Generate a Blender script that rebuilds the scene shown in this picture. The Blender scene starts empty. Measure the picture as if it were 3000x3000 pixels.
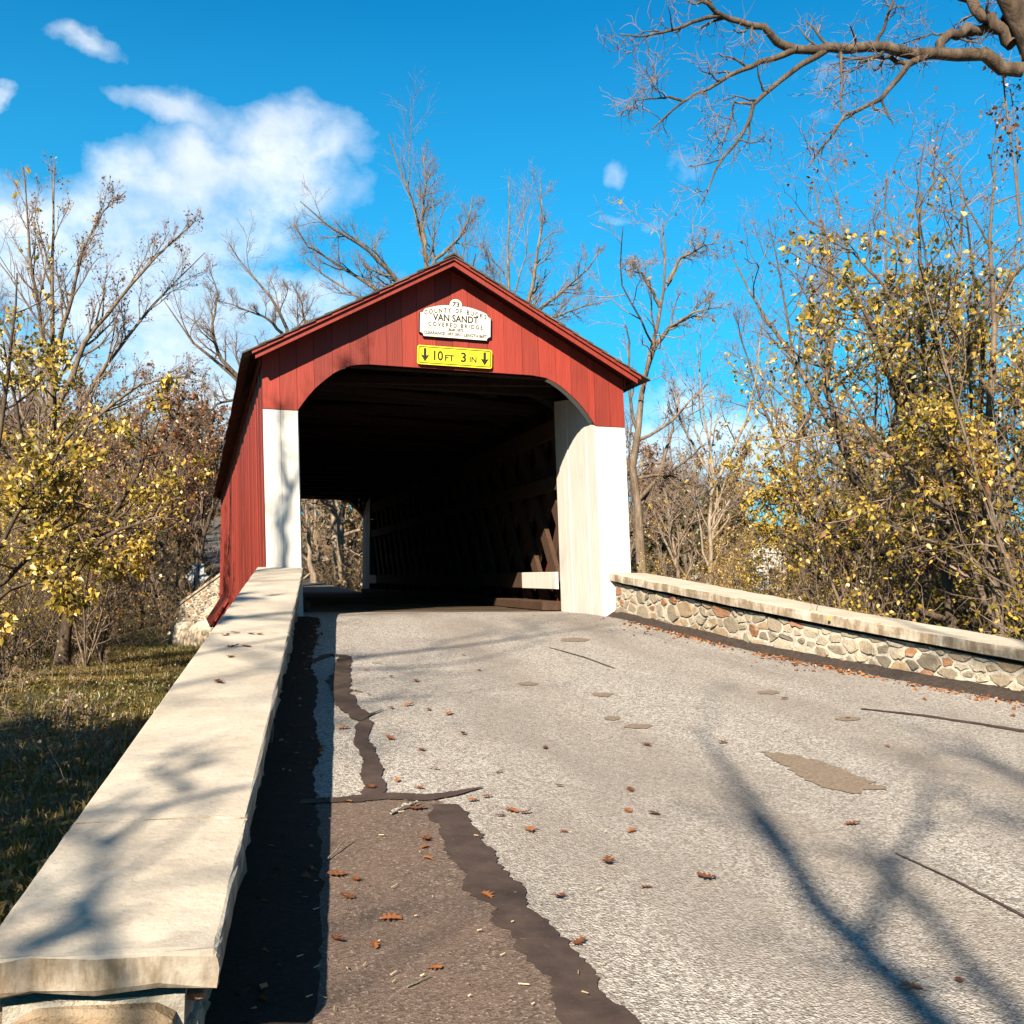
import bpy, bmesh, math, random
import numpy as np
from mathutils import Vector, Matrix
R = math.radians
rng = np.random.default_rng(7)
random.seed(7)
scene = bpy.context.scene
COL = scene.collection

# ------------------------------------------------------------------ camera
F_PX = 2981.5                                   # focal length in pixels of the 3000 px photograph
CAM = np.array([-3.142, -13.029, 0.473])
yaw, pitch, roll = R(16.45), R(3.82), R(-0.39)
fw = np.array([math.sin(yaw)*math.cos(pitch), math.cos(yaw)*math.cos(pitch), math.sin(pitch)])
r0 = np.array([math.cos(yaw), -math.sin(yaw), 0.0]); u0 = np.cross(r0, fw)
rt = math.cos(roll)*r0 - math.sin(roll)*u0
up = math.sin(roll)*r0 + math.cos(roll)*u0
cd = bpy.data.cameras.new('camera'); cam = bpy.data.objects.new('camera', cd); COL.objects.link(cam)
cd.sensor_width = 36; cd.sensor_fit = 'HORIZONTAL'; cd.lens = 36*F_PX/3000
cd.clip_start = 0.05; cd.clip_end = 3000
m = Matrix.Identity(4)
for i in range(3):
    m[i][0], m[i][1], m[i][2], m[i][3] = rt[i], up[i], -fw[i], CAM[i]
cam.matrix_world = m
scene.camera = cam
scene.view_settings.view_transform = 'Standard'; scene.view_settings.look = 'None'
scene.view_settings.gamma = 1; scene.view_settings.exposure = 1.90
scene.cycles.max_bounces = 4; scene.cycles.diffuse_bounces = 1; scene.cycles.glossy_bounces = 1; scene.cycles.transmission_bounces = 2; scene.cycles.transparent_max_bounces = 4

def ray(px, py): return fw + (px-1500)/F_PX*rt - (py-1500)/F_PX*up
def at(px, py, d): return CAM + ray(px, py)*d            # measured position at a given distance

# ------------------------------------------------------------------ node helpers
class NT:
    def __init__(s, tree): s.t = tree; s.n = tree.nodes; s.l = tree.links
    def new(s, ty, **kw):
        n = s.n.new(ty)
        for k, v in kw.items(): setattr(n, k, v)
        return n
    def put(s, sock, v):
        if isinstance(v, bpy.types.NodeSocket): s.l.new(v, sock)
        elif isinstance(v, (tuple, list)) and len(v) == 3 and sock.type == 'RGBA': sock.default_value = (*v, 1)
        else: sock.default_value = v
    def math(s, op, a, b=None, c=None, clamp=False):
        n = s.new('ShaderNodeMath', operation=op); n.use_clamp = clamp
        s.put(n.inputs[0], a)
        if b is not None: s.put(n.inputs[1], b)
        if c is not None: s.put(n.inputs[2], c)
        return n.outputs[0]
    def mix(s, f, a, b, mode='MIX'):
        n = s.new('ShaderNodeMix', data_type='RGBA', blend_type=mode)
        s.put(n.inputs[0], f); s.put(n.inputs[6], a); s.put(n.inputs[7], b)
        return n.outputs[2]
    def noise(s, vec, scale, detail=3, rough=.5, dist=0):
        n = s.new('ShaderNodeTexNoise'); s.put(n.inputs['Vector'], vec)
        n.inputs['Scale'].default_value = scale; n.inputs['Detail'].default_value = detail
        n.inputs['Roughness'].default_value = rough; n.inputs['Distortion'].default_value = dist
        return n.outputs[0]
    def vor(s, vec, scale, feature='F1', out=0):
        n = s.new('ShaderNodeTexVoronoi', feature=feature); s.put(n.inputs['Vector'], vec)
        n.inputs['Scale'].default_value = scale
        return n.outputs[out]
    def ramp(s, f, stops, interp='LINEAR'):
        n = s.new('ShaderNodeValToRGB'); s.put(n.inputs[0], f); n.color_ramp.interpolation = interp
        e = n.color_ramp.elements
        while len(e) < len(stops): e.new(0.5)
        for i, (p, c) in enumerate(stops):
            e[i].position = p; e[i].color = (*c, 1) if isinstance(c, (tuple, list)) else (c, c, c, 1)
        return n.outputs[0]
    def map(s, vec, scale=(1, 1, 1), loc=(0, 0, 0), rot=(0, 0, 0)):
        n = s.new('ShaderNodeMapping'); s.put(n.inputs[0], vec)
        n.inputs['Scale'].default_value = scale; n.inputs['Location'].default_value = loc; n.inputs['Rotation'].default_value = rot
        return n.outputs[0]

# ------------------------------------------------------------------ world: clear sky with cumulus
SUN = np.array([1.0, 1.5, -1.05]); SUN /= np.linalg.norm(SUN)
sun_el = math.asin(-SUN[2]); sun_az = math.atan2(-SUN[0], -SUN[1])
world = bpy.data.worlds.new('World'); scene.world = world; world.use_nodes = True
W = NT(world.node_tree); W.n.clear()
sky = W.new('ShaderNodeTexSky', sky_type='NISHITA'); sky.sun_disc = False
sky.sun_elevation = sun_el; sky.sun_rotation = sun_az
sky.air_density = 1.0; sky.dust_density = 0.3; sky.ozone_density = 4.0; sky.altitude = 200
tint = W.mix(1.0, sky.outputs[0], (0.038, 0.75, 0.93), 'MULTIPLY')
tc = W.new('ShaderNodeTexCoord').outputs['Generated']
sep = W.new('ShaderNodeSeparateXYZ'); W.l.new(tc, sep.inputs[0])
wn_ = W.new('ShaderNodeTexNoise'); W.l.new(tc, wn_.inputs[0]); wn_.inputs['Scale'].default_value = 9; wn_.inputs['Detail'].default_value = 6
wv = W.new('ShaderNodeVectorMath', operation='MULTIPLY_ADD'); W.l.new(wn_.outputs['Color'], wv.inputs[0]); wv.inputs[1].default_value = (.10, .10, .10); wv.inputs[2].default_value = (-.05, -.05, -.05)
wa = W.new('ShaderNodeVectorMath', operation='ADD'); W.l.new(tc, wa.inputs[0]); W.l.new(wv.outputs[0], wa.inputs[1])
sw = W.new('ShaderNodeSeparateXYZ'); W.l.new(wa.outputs[0], sw.inputs[0])
az = W.math('ARCTAN2', sw.outputs[0], sw.outputs[1]); el = W.math('ARCSINE', sw.outputs[2])
nz1 = W.noise(tc, 7, 9, .62); nz2 = W.noise(W.map(tc, (1, 1, 1.8), loc=(3, 1, 5)), 22, 8, .62, .4)
def dir_of(px, py):
    d = ray(px, py); d = d/np.linalg.norm(d)
    return math.atan2(d[0], d[1]), math.asin(d[2])
# banks of cloud: (centre px, centre py, half width px, half height px, weight)
BANK = [(250, 740, 540, 210, 1.0), (600, 650, 330, 180, .9), (870, 420, 260, 105, .78), (720, 530, 320, 130, .85), (420, 600, 300, 150, .85), (640, 950, 520, 210, .95), (300, 1150, 600, 180, .9),
        (250, 165, 100, 45, .55), (455, 330, 160, 50, .6), (10, 328, 60, 30, .6), (1830, 490, 50, 45, .5), (2010, 520, 80, 60, .36),
        (1800, 630, 130, 40, .38), (1930, 640, 90, 40, .4), (2050, 1330, 400, 130, .8), (1950, 1180, 130, 80, .55), (2300, 1280, 260, 100, .6), (2800, 1500, 500, 120, .5)]
dens = None
for (px, py, hw, hh, w) in BANK:
    a, e = dir_of(px, py)
    dx = W.math('MULTIPLY', W.math('SUBTRACT', az, a), F_PX/hw*math.cos(e)); dy = W.math('MULTIPLY', W.math('SUBTRACT', el, e), F_PX/hh)
    q = W.math('SQRT', W.math('ADD', W.math('MULTIPLY', dx, dx), W.math('MULTIPLY', dy, dy)))
    v = W.math('MULTIPLY', W.math('SUBTRACT', 1.25, q, clamp=True), w)
    dens = v if dens is None else W.math('MAXIMUM', dens, v)
# scattered cumulus added outside the view to whiten the blue skylight
dv = W.new('ShaderNodeVectorMath', operation='DOT_PRODUCT'); W.l.new(tc, dv.inputs[0]); dv.inputs[1].default_value = tuple(fw)
rest = W.ramp(dv.outputs['Value'], [(.62, 1), (.80, 0)])
scat_ = W.ramp(W.noise(W.map(tc, (1, 1, 1.3), (2, 7, 1)), 2.6, 3), [(.54, 0), (.66, 1)])
lowband = W.math('MULTIPLY', W.math('MULTIPLY', scat_, rest), W.ramp(sep.outputs[2], [(.0, .4), (.08, .75)]))
dens = W.math('MAXIMUM', dens, lowband)
nz = W.math('ADD', W.math('MULTIPLY', W.math('SUBTRACT', nz1, .5), 1.5), W.math('MULTIPLY', W.math('SUBTRACT', nz2, .5), .55))
cov = W.ramp(W.math('ADD', W.math('MINIMUM', dens, .62), W.math('MULTIPLY', nz, .75)), [(.20, 0), (.42, .30), (.72, .86), (.9, 1)])
shade = W.ramp(W.noise(W.map(tc, loc=(.0, .0, .045)), 6, 6, .55), [(.33, (3.9, 4.4, 5.2)), (.58, (7.0, 6.85, 6.5))])
haze = W.ramp(sep.outputs[2], [(0.0, .62), (.2, .42), (.5, .0)])
skyc = W.mix(haze, tint, (.50, 3.3, 5.1))
wcol = W.mix(W.math('MULTIPLY', cov, .86), skyc, shade)
bg = W.new('ShaderNodeBackground'); W.l.new(wcol, bg.inputs[0]); bg.inputs[1].default_value = 0.055
world.cycles.sampling_method = 'NONE'
wo = W.new('ShaderNodeOutputWorld'); W.l.new(bg.outputs[0], wo.inputs[0])

# ------------------------------------------------------------------ sun
sd = bpy.data.lights.new('sun', 'SUN'); sd.energy = 5.0; sd.angle = R(0.53); sd.color = (1.0, .865, .675)
sun = bpy.data.objects.new('sun', sd); COL.objects.link(sun)
sun.rotation_euler = Vector(SUN).to_track_quat('-Z', 'Y').to_euler(); sun.location = (-20, -30, 21)

# ------------------------------------------------------------------ object helpers
def tag(o, label=None, cat=None, group=None, kind=None):
    if label: o['label'] = label
    if cat: o['category'] = cat
    if group: o['group'] = group
    if kind: o['kind'] = kind
    return o
def link(name, me, mat=None, parent=None):
    o = bpy.data.objects.new(name, me); COL.objects.link(o)
    if mat is not None and me is not None and not me.materials: me.materials.append(mat)
    if parent is not None: o.parent = parent
    return o
def empty(name, loc, label=None, cat=None, group=None):
    o = bpy.data.objects.new(name, None); COL.objects.link(o); o.location = loc; o.empty_display_size = .1
    return tag(o, label, cat, group)
def pydata(name, v, f, smooth=False):
    me = bpy.data.meshes.new(name); me.from_pydata([tuple(map(float, p)) for p in v], [], f); me.update()
    if smooth: me.polygons.foreach_set('use_smooth', [True]*len(me.polygons))
    return me
def npmesh(name, v, f, smooth=False, attr=None):
    """v (N,3); f (M,k) with a constant k"""
    me = bpy.data.meshes.new(name); v = np.ascontiguousarray(v, dtype=np.float32); f = np.ascontiguousarray(f, dtype=np.int32)
    M, k = f.shape
    me.vertices.add(len(v)); me.vertices.foreach_set('co', v.ravel())
    me.loops.add(M*k); me.loops.foreach_set('vertex_index', f.ravel())
    me.polygons.add(M); me.polygons.foreach_set('loop_start', np.arange(0, M*k, k, dtype=np.int32))
    if smooth: me.polygons.foreach_set('use_smooth', np.ones(M, dtype=bool))
    if attr is not None:
        a = me.attributes.new('rnd', 'FLOAT', 'POINT'); a.data.foreach_set('value', np.ascontiguousarray(attr, dtype=np.float32))
    me.update(calc_edges=True); me.validate()
    return me
def box_vf(x0, x1, y0, y1, z0, z1):
    v = [(x0,y0,z0),(x1,y0,z0),(x1,y1,z0),(x0,y1,z0),(x0,y0,z1),(x1,y0,z1),(x1,y1,z1),(x0,y1,z1)]
    return v, [(0,3,2,1),(4,5,6,7),(0,1,5,4),(1,2,6,5),(2,3,7,6),(3,0,4,7)]
def prism_vf(poly, off):
    """poly: list of 3D points (front face, any winding); off: extrusion vector"""
    n = len(poly); v = [tuple(p) for p in poly]+[tuple(np.add(p, off)) for p in poly]
    f = [tuple(range(n)), tuple(range(2*n-1, n-1, -1))]
    f += [(i, i+n, (i+1) % n+n, (i+1) % n) for i in range(n)]
    return v, f
def fixn(me):
    bm = bmesh.new(); bm.from_mesh(me); bmesh.ops.recalc_face_normals(bm, faces=bm.faces); bm.to_mesh(me); bm.free(); return me
def bevel(me, w, seg=1):
    bm = bmesh.new(); bm.from_mesh(me); bmesh.ops.recalc_face_normals(bm, faces=bm.faces)
    bmesh.ops.bevel(bm, geom=list(bm.edges), offset=w, segments=seg, affect='EDGES', profile=.6, clamp_overlap=True)
    bm.to_mesh(me); bm.free(); return me

# ------------------------------------------------------------------ materials
ALB = .49                                     # overall reflectance level of the painted, stone and ground colours below
def mat(name, build, rough=.85, bump=None, spec=.2, alb=None):
    M = bpy.data.materials.new(name); M.use_nodes = True; T = NT(M.node_tree)
    b = T.n['Principled BSDF']; b.inputs['Roughness'].default_value = rough; b.inputs['Specular IOR Level'].default_value = spec
    T.co = T.new('ShaderNodeTexCoord').outputs['Object']; T.b = b
    T.rnd = T.new('ShaderNodeObjectInfo').outputs['Random']
    c = build(T); k_ = ALB if alb is None else alb; T.put(b.inputs['Base Color'], T.mix(1.0, c, (k_, k_, k_), 'MULTIPLY'))
    if bump is not None:
        h, st, di = bump(T); bp = T.new('ShaderNodeBump'); T.put(bp.inputs['Height'], h)
        bp.inputs['Strength'].default_value = st; bp.inputs['Distance'].default_value = di
        T.l.new(bp.outputs[0], b.inputs['Normal'])
    return M
def world_co(T):
    g = T.new('ShaderNodeNewGeometry'); return g.outputs['Position']
def red_paint(T):
    grain = T.noise(T.map(T.co, (38, 38, 1.6)), 1, 5, .6); blot = T.noise(T.co, 2.2, 4)
    c = T.ramp(grain, [(.25, (.235, .021, .011)), (.5, (.312, .030, .0155)), (.76, (.35, .040, .022))])
    c = T.mix(T.math('MULTIPLY', T.ramp(blot, [(.5, 0), (.75, 1)]), .35), c, (.19, .015, .011))
    v = T.math('MULTIPLY_ADD', T.rnd, .5, .72)
    worn = T.ramp(T.noise(T.map(T.co, (26, 26, 3.2), (4, 2, 0)), 1, 6, .7), [(.69, 0), (.76, .55)])
    c = T.mix(worn, c, (.30, .10, .075))
    h = T.new('ShaderNodeHueSaturation'); T.put(h.inputs['Value'], v); T.put(h.inputs['Color'], c)
    return h.outputs[0]
RED = mat('red_barn_paint', red_paint, .62, lambda T: (T.noise(T.map(world_co(T), (60, 60, 2)), 1, 4, .6), .35, .01), .3)
def white_paint(T):
    grain = T.noise(T.map(T.co, (40, 40, 1.4)), 1, 4)
    c = T.ramp(grain, [(.3, (.66, .63, .58)), (.6, (.80, .78, .74))])
    knot = T.ramp(T.vor(T.map(T.co, (2.1, 2.1, .9)), 1), [(.015, 1), (.04, 0)])
    c = T.mix(T.math('MULTIPLY', knot, .5), c, (.55, .33, .22))
    low = T.ramp(T.noise(T.co, 5, 5, .65), [(.62, 0), (.8, .5)])
    return T.mix(low, c, (.52, .48, .42))
WHITE = mat('white_paint', white_paint, .55, lambda T: (T.noise(T.map(world_co(T), (50, 50, 2)), 1, 4), .2, .008), .3, alb=.54)
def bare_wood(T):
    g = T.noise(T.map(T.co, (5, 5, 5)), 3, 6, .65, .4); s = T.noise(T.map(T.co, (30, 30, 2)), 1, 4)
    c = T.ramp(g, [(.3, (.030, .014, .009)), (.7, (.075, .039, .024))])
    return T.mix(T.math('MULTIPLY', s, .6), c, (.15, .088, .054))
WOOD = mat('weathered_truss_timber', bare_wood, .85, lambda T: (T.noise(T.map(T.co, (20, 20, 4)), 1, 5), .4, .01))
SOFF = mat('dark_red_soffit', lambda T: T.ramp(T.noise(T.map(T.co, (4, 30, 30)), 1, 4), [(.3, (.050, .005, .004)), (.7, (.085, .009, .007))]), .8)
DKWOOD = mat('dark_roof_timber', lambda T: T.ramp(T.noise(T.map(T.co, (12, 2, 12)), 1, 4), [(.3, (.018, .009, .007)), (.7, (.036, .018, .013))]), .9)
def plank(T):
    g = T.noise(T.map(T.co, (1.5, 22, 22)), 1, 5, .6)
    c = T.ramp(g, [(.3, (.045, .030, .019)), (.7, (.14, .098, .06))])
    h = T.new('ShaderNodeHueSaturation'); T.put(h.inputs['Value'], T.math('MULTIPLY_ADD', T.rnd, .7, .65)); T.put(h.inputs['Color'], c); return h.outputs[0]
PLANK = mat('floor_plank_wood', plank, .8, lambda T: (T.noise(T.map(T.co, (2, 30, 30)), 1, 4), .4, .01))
SHINGLE = mat('cedar_shingle', lambda T: T.ramp(T.noise(T.map(T.co, (3, 14, 3)), 1, 5, .65), [(.3, (.045, .036, .03)), (.5, (.11, .095, .08)), (.75, (.24, .215, .185))]), .9,
              lambda T: (T.vor(T.map(T.co, (1, 7, 1)), 1), .5, .02))
def concrete(T):
    n1 = T.noise(T.map(T.co, (1, 1, 1)), 2.2, 6, .6); n2 = T.noise(T.map(T.co, (1, 1, 1)), 38, 4, .65); st = T.noise(T.map(T.co, (2.0, 7.0, 6)), 1, 5, .6, .6)
    c = T.ramp(n1, [(.3, (.59, .505, .405)), (.55, (.71, .625, .515)), (.75, (.77, .69, .58))])
    c = T.mix(T.math('MULTIPLY', T.ramp(n2, [(.35, 1), (.5, 0)]), .28), c, (.40, .33, .26))
    c = T.mix(T.math('MULTIPLY', T.ramp(st, [(.56, 0), (.72, 1)]), .30), c, (.46, .36, .27))
    pit = T.ramp(T.vor(T.co, 9), [(.03, 1), (.07, 0)])
    c = T.mix(T.math('MULTIPLY', pit, .35), c, (.22, .17, .12))
    wet = T.ramp(T.noise(T.map(T.co, (1.2, 2.6, 3), (7, 1, 2)), 1.6, 7, .72, 1.2), [(.53, 0), (.62, .5), (.80, 1)]); c = T.mix(T.math('MULTIPLY', wet, .42), c, (.40, .32, .245))
    lich = T.ramp(T.noise(T.co, 120, 4, .75), [(.66, 0), (.72, 1)]); c = T.mix(T.math('MULTIPLY', lich, .4), c, (.22, .18, .14))
    # old runs of dirt and lichen on the vertical edges (not on the top)
    g = T.new('ShaderNodeNewGeometry'); sp = T.new('ShaderNodeSeparateXYZ'); T.l.new(g.outputs['True Normal'], sp.inputs[0])
    side = T.ramp(sp.outputs[2], [(.35, 1), (.7, 0)])
    dirt = T.ramp(T.noise(T.map(T.co, (9, 9, 3)), 1, 6, .7), [(.36, 0), (.58, .85)])
    return T.mix(T.math('MULTIPLY', side, dirt), c, (.21, .145, .085))
CONC = mat('weathered_concrete', concrete, .9, lambda T: (T.math('ADD', T.noise(T.co, 45, 5, .7), T.math('MULTIPLY', T.noise(T.co, 6, 5, .6), 2.2)), .35, .012))
MORTAR = mat('white_lime_mortar', lambda T: T.ramp(T.noise(T.co, 14, 5, .65), [(.25, (.36, .30, .235)), (.5, (.64, .58, .49)), (.8, (.78, .73, .65))]), .95,
             lambda T: (T.noise(T.co, 22, 6, .7), .8, .03))
def stone(T):
    base = T.ramp(T.rnd, [(0, (.46, .385, .285)), (.18, (.55, .48, .37)), (.34, (.38, .32, .24)), (.50, (.60, .52, .40)), (.66, (.25, .21, .165)), (.74, (.46, .33, .21)), (.87, (.40, .19, .095)), (.95, (.50, .40, .29))], 'CONSTANT')
    n = T.noise(T.co, 11, 6, .68, .5); w = T.noise(T.map(T.co, (2, 2, 14)), 1, 5, .6, .8)
    c = T.mix(T.math('MULTIPLY', T.ramp(n, [(.35, 1), (.62, 0)]), .5), base, (.20, .165, .125))
    c = T.mix(T.math('MULTIPLY', T.ramp(w, [(.52, 0), (.75, 1)]), .45), c, (.60, .54, .44))
    return T.mix(T.math('MULTIPLY', T.ramp(T.noise(T.co, 4, 4), [(.6, 0), (.8, 1)]), .4), c, (.42, .22, .11))
STONE = mat('field_stone', stone, .9, lambda T: (T.math('ADD', T.noise(T.co, 16, 6, .7, .4), T.noise(T.co, 60, 4, .7)), .7, .02))
def chipseal(T):
    p = world_co(T)
    v = T.vor(p, 85, 'F1', 1); vs = T.new('ShaderNodeSeparateColor'); T.l.new(v, vs.inputs[0])
    chips = T.ramp(vs.outputs[0], [(0, (.095, .078, .066)), (.22, (.255, .222, .195)), (.5, (.45, .405, .362)), (.78, (.69, .64, .585)), (1, (.83, .785, .73))])
    fine = T.noise(p, 240, 2, .6)
    c = T.mix(.35, chips, T.ramp(fine, [(.38, (.095, .078, .066)), (.58, (.64, .59, .535))]))
    big = T.noise(T.map(p, (.9, .33, .9)), 1.1, 5, .6)
    c = T.mix(T.math('MULTIPLY', T.ramp(big, [(.42, 0), (.66, 1)]), .62), c, (.285, .245, .215))
    far = T.noise(T.map(p, (1.6, .22, 1)), 1.4, 4, .6)
    sx_ = T.new('ShaderNodeSeparateXYZ'); T.l.new(p, sx_.inputs[0])
    tr = T.math('ABSOLUTE', T.math('SUBTRACT', T.math('ABSOLUTE', T.math('SUBTRACT', T.math('SUBTRACT', sx_.outputs[0], .1), T.math('MULTIPLY', T.noise(T.map(p, (.1, .3, .1)), 1, 2), .5))), .82))
    trk = T.math('MULTIPLY', T.ramp(tr, [(.0, 1), (.42, 0)]), T.ramp(T.noise(T.map(p, (1.5, .5, 1)), 1.5, 5, .65), [(.3, .25), (.7, 1)]))
    c = T.mix(T.math('MULTIPLY', trk, .5), c, (.30, .25, .205))
    st_ = T.ramp(T.noise(T.map(p, (1, .6, 1), (5, 3, 0)), 2.6, 6, .7), [(.60, 0), (.72, 1)]); c = T.mix(T.math('MULTIPLY', st_, .35), c, (.20, .16, .13))
    return T.mix(T.math('MULTIPLY', T.ramp(far, [(.50, 0), (.72, 1)]), .35), c, (.22, .19, .165))
ROAD = mat('chip_seal_road', chipseal, .92, lambda T: (T.vor(world_co(T), 105), .8, .008), alb=.52)
def old_asphalt(T):
    p = world_co(T); v = T.vor(p, 120, 'F1', 1); vs = T.new('ShaderNodeSeparateColor'); T.l.new(v, vs.inputs[0])
    c = T.ramp(vs.outputs[0], [(0, (.09, .062, .048)), (.6, (.178, .128, .102)), (.93, (.225, .168, .136)), (1, (.38, .31, .265))])
    return T.mix(T.math('MULTIPLY', T.ramp(T.noise(p, 2.6, 5, .6), [(.4, 0), (.7, 1)]), .4), c, (.235, .16, .122))
PATCH = mat('old_asphalt_patch', old_asphalt, .92, lambda T: (T.vor(world_co(T), 120), .5, .006))
TAR = mat('crack_filler_tar', lambda T: T.mix(T.math('MULTIPLY', T.ramp(T.noise(world_co(T), 30, 6, .7), [(.6, 0), (.75, 1)]), .35), T.ramp(T.noise(world_co(T), 9, 5), [(.3, (.056, .038, .031)), (.7, (.105, .072, .059))]), (.22, .18, .155)), .75,
          lambda T: (T.noise(world_co(T), 60, 5, .7), .4, .006))
KERB = mat('asphalt_kerb', lambda T: T.ramp(T.noise(world_co(T), 26, 6, .7), [(.3, (.035, .026, .023)), (.7, (.09, .068, .058))]), .9, lambda T: (T.noise(world_co(T), 60, 5), .8, .02))
SPOT = mat('brown_road_patch', lambda T: T.ramp(T.noise(world_co(T), 50, 5, .7), [(.3, (.17, .125, .092)), (.7, (.36, .28, .215))]), .92)
FARROAD = mat('far_asphalt', lambda T: T.ramp(T.noise(world_co(T), 2, 4), [(.3, (.11, .095, .08)), (.7, (.17, .15, .13))]), .9)
def soil(T):
    p = world_co(T); n = T.noise(p, 1.3, 6, .6); m_ = T.noise(p, 11, 6, .7)
    c = T.ramp(n, [(.35, (.055, .060, .016)), (.52, (.105, .100, .030)), (.68, (.15, .115, .055))])
    return T.mix(T.math('MULTIPLY', m_, .7), c, (.10, .070, .035))
SOIL = mat('grassy_ground', soil, .95, lambda T: (T.noise(world_co(T), 9, 6, .7), .8, .06))
def bark(c0, c1, c2):
    def f(T):
        n = T.noise(T.map(T.co, (9, 9, 2.2)), 1, 6, .68, .5)
        c = T.ramp(n, [(.3, c0), (.5, c1), (.7, c2)])
        h = T.new('ShaderNodeHueSaturation'); T.put(h.inputs['Value'], T.math('MULTIPLY_ADD', T.rnd, .4, .8)); T.put(h.inputs['Color'], c); return h.outputs[0]
    return f
BARKB = lambda T: (T.noise(T.map(T.co, (16, 16, 3)), 1, 6, .7, .6), .9, .03)
BARK = mat('grey_brown_bark', bark((.075, .052, .036), (.20, .150, .108), (.36, .29, .225)), .95, BARKB)
BARKD = mat('dark_bark', bark((.045, .030, .022), (.115, .082, .058), (.23, .175, .13)), .95, BARKB)
BARKL = mat('pale_bark', bark((.16, .115, .08), (.34, .265, .195), (.50, .42, .335)), .95, BARKB)
TWIG = mat('twig_bark', bark((.16, .108, .080), (.29, .208, .160), (.42, .32, .255)), .95)
def leafmat(name, stops, trans=.45):
    M = bpy.data.materials.new(name); M.use_nodes = True; T = NT(M.node_tree); T.n.remove(T.n['Principled BSDF'])
    a = T.new('ShaderNodeAttribute', attribute_name='rnd'); c = T.mix(1.0, T.ramp(a.outputs['Fac'], stops), (.74, .68, .62), 'MULTIPLY')
    d = T.new('ShaderNodeBsdfDiffuse'); t = T.new('ShaderNodeBsdfTranslucent'); g = T.new('ShaderNodeBsdfGlossy'); g.inputs['Roughness'].default_value = .45
    T.put(d.inputs[0], c); T.put(t.inputs[0], c); g.inputs[0].default_value = (.9, .9, .9, 1)
    m1 = T.new('ShaderNodeMixShader'); m1.inputs[0].default_value = trans; T.l.new(d.outputs[0], m1.inputs[1]); T.l.new(t.outputs[0], m1.inputs[2])
    m2 = T.new('ShaderNodeMixShader'); m2.inputs[0].default_value = .04; T.l.new(m1.outputs[0], m2.inputs[1]); T.l.new(g.outputs[0], m2.inputs[2])
    T.l.new(m2.outputs[0], T.n['Material Output'].inputs[0]); return M
L_YEL = leafmat('yellow_green_leaf', [(0, (.085, .078, .012)), (.25, (.20, .17, .022)), (.55, (.44, .345, .045)), (.85, (.68, .51, .085)), (1, (.58, .34, .06))])
L_GRN = leafmat('green_vine_leaf', [(0, (.050, .058, .010)), (.4, (.13, .130, .018)), (.75, (.28, .24, .03)), (1, (.48, .35, .045))])
L_RUST = leafmat('rust_leaf', [(0, (.075, .030, .014)), (.4, (.20, .080, .026)), (.8, (.33, .155, .045)), (1, (.25, .18, .06))])
L_OAK = leafmat('fallen_oak_leaf', [(0, (.14, .055, .022)), (.5, (.27, .100, .032)), (1, (.40, .185, .065))], .25)
L_SCRUB = leafmat('scrub_leaf', [(0, (.085, .062, .022)), (.35, (.20, .140, .048)), (.65, (.31, .215, .08)), (.85, (.21, .19, .04)), (1, (.34, .16, .055))])
L_GRASS = leafmat('grass_blade', [(0, (.045, .048, .010)), (.35, (.105, .108, .018)), (.65, (.20, .165, .04)), (1, (.30, .21, .10))], .3)
L_PINE = leafmat('evergreen_needle', [(0, (.022, .030, .009)), (.6, (.060, .068, .016)), (1, (.12, .11, .025))], .2)
L_SEED = leafmat('seed_cluster', [(0, (.10, .055, .035)), (1, (.22, .13, .08))], .2)
METAL = mat('bare_aluminium', lambda T: T.ramp(T.noise(T.co, 4, 4), [(.3, (.36, .38, .42)), (.7, (.52, .54, .58))]), .5, None, .5)
DARK = mat('dark_steel_post', lambda T: T.ramp(T.noise(T.co, 9, 3), [(.3, (.02, .018, .017)), (.7, (.04, .035, .032))]), .6)
SIGNW = mat('sign_white_enamel', lambda T: T.mix(T.ramp(T.noise(T.co, 7, 6, .7), [(.66, 0), (.8, .35)]), (.82, .79, .72), (.55, .40, .28)), .4)
SIGNY = mat('sign_fluorescent_yellow', lambda T: T.mix(T.math('MULTIPLY', T.noise(T.co, 6, 4), .2), (.86, .78, .030), (.78, .70, .05)), .45)
BLACK = mat('sign_black', lambda T: T.mix(T.noise(T.co, 12, 3), (.012, .011, .010), (.03, .026, .022)), .6)
BROWNTXT = mat('sign_brown_lettering', lambda T: T.mix(T.noise(T.co, 12, 3), (.07, .030, .022), (.11, .055, .04)), .6)
ORANGE = mat('orange_marker', lambda T: T.mix(T.noise(T.co, 9, 3), (.55, .12, .03), (.42, .08, .02)), .5)
HOUSEW = mat('far_house_clapboard', lambda T: T.ramp(T.noise(T.map(T.co, (.3, .3, 9)), 1, 2), [(.4, (.66, .63, .58)), (.6, (.78, .76, .71))]), .7)
HROOF = mat('far_house_roof', lambda T: T.ramp(T.noise(T.co, 3, 4), [(.3, (.12, .11, .105)), (.7, (.20, .18, .17))]), .8)
GLASSD = mat('far_window_glass', lambda T: T.mix(T.noise(T.co, 1, 2), (.03, .035, .045), (.05, .055, .065)), .15, None, .6)

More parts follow.
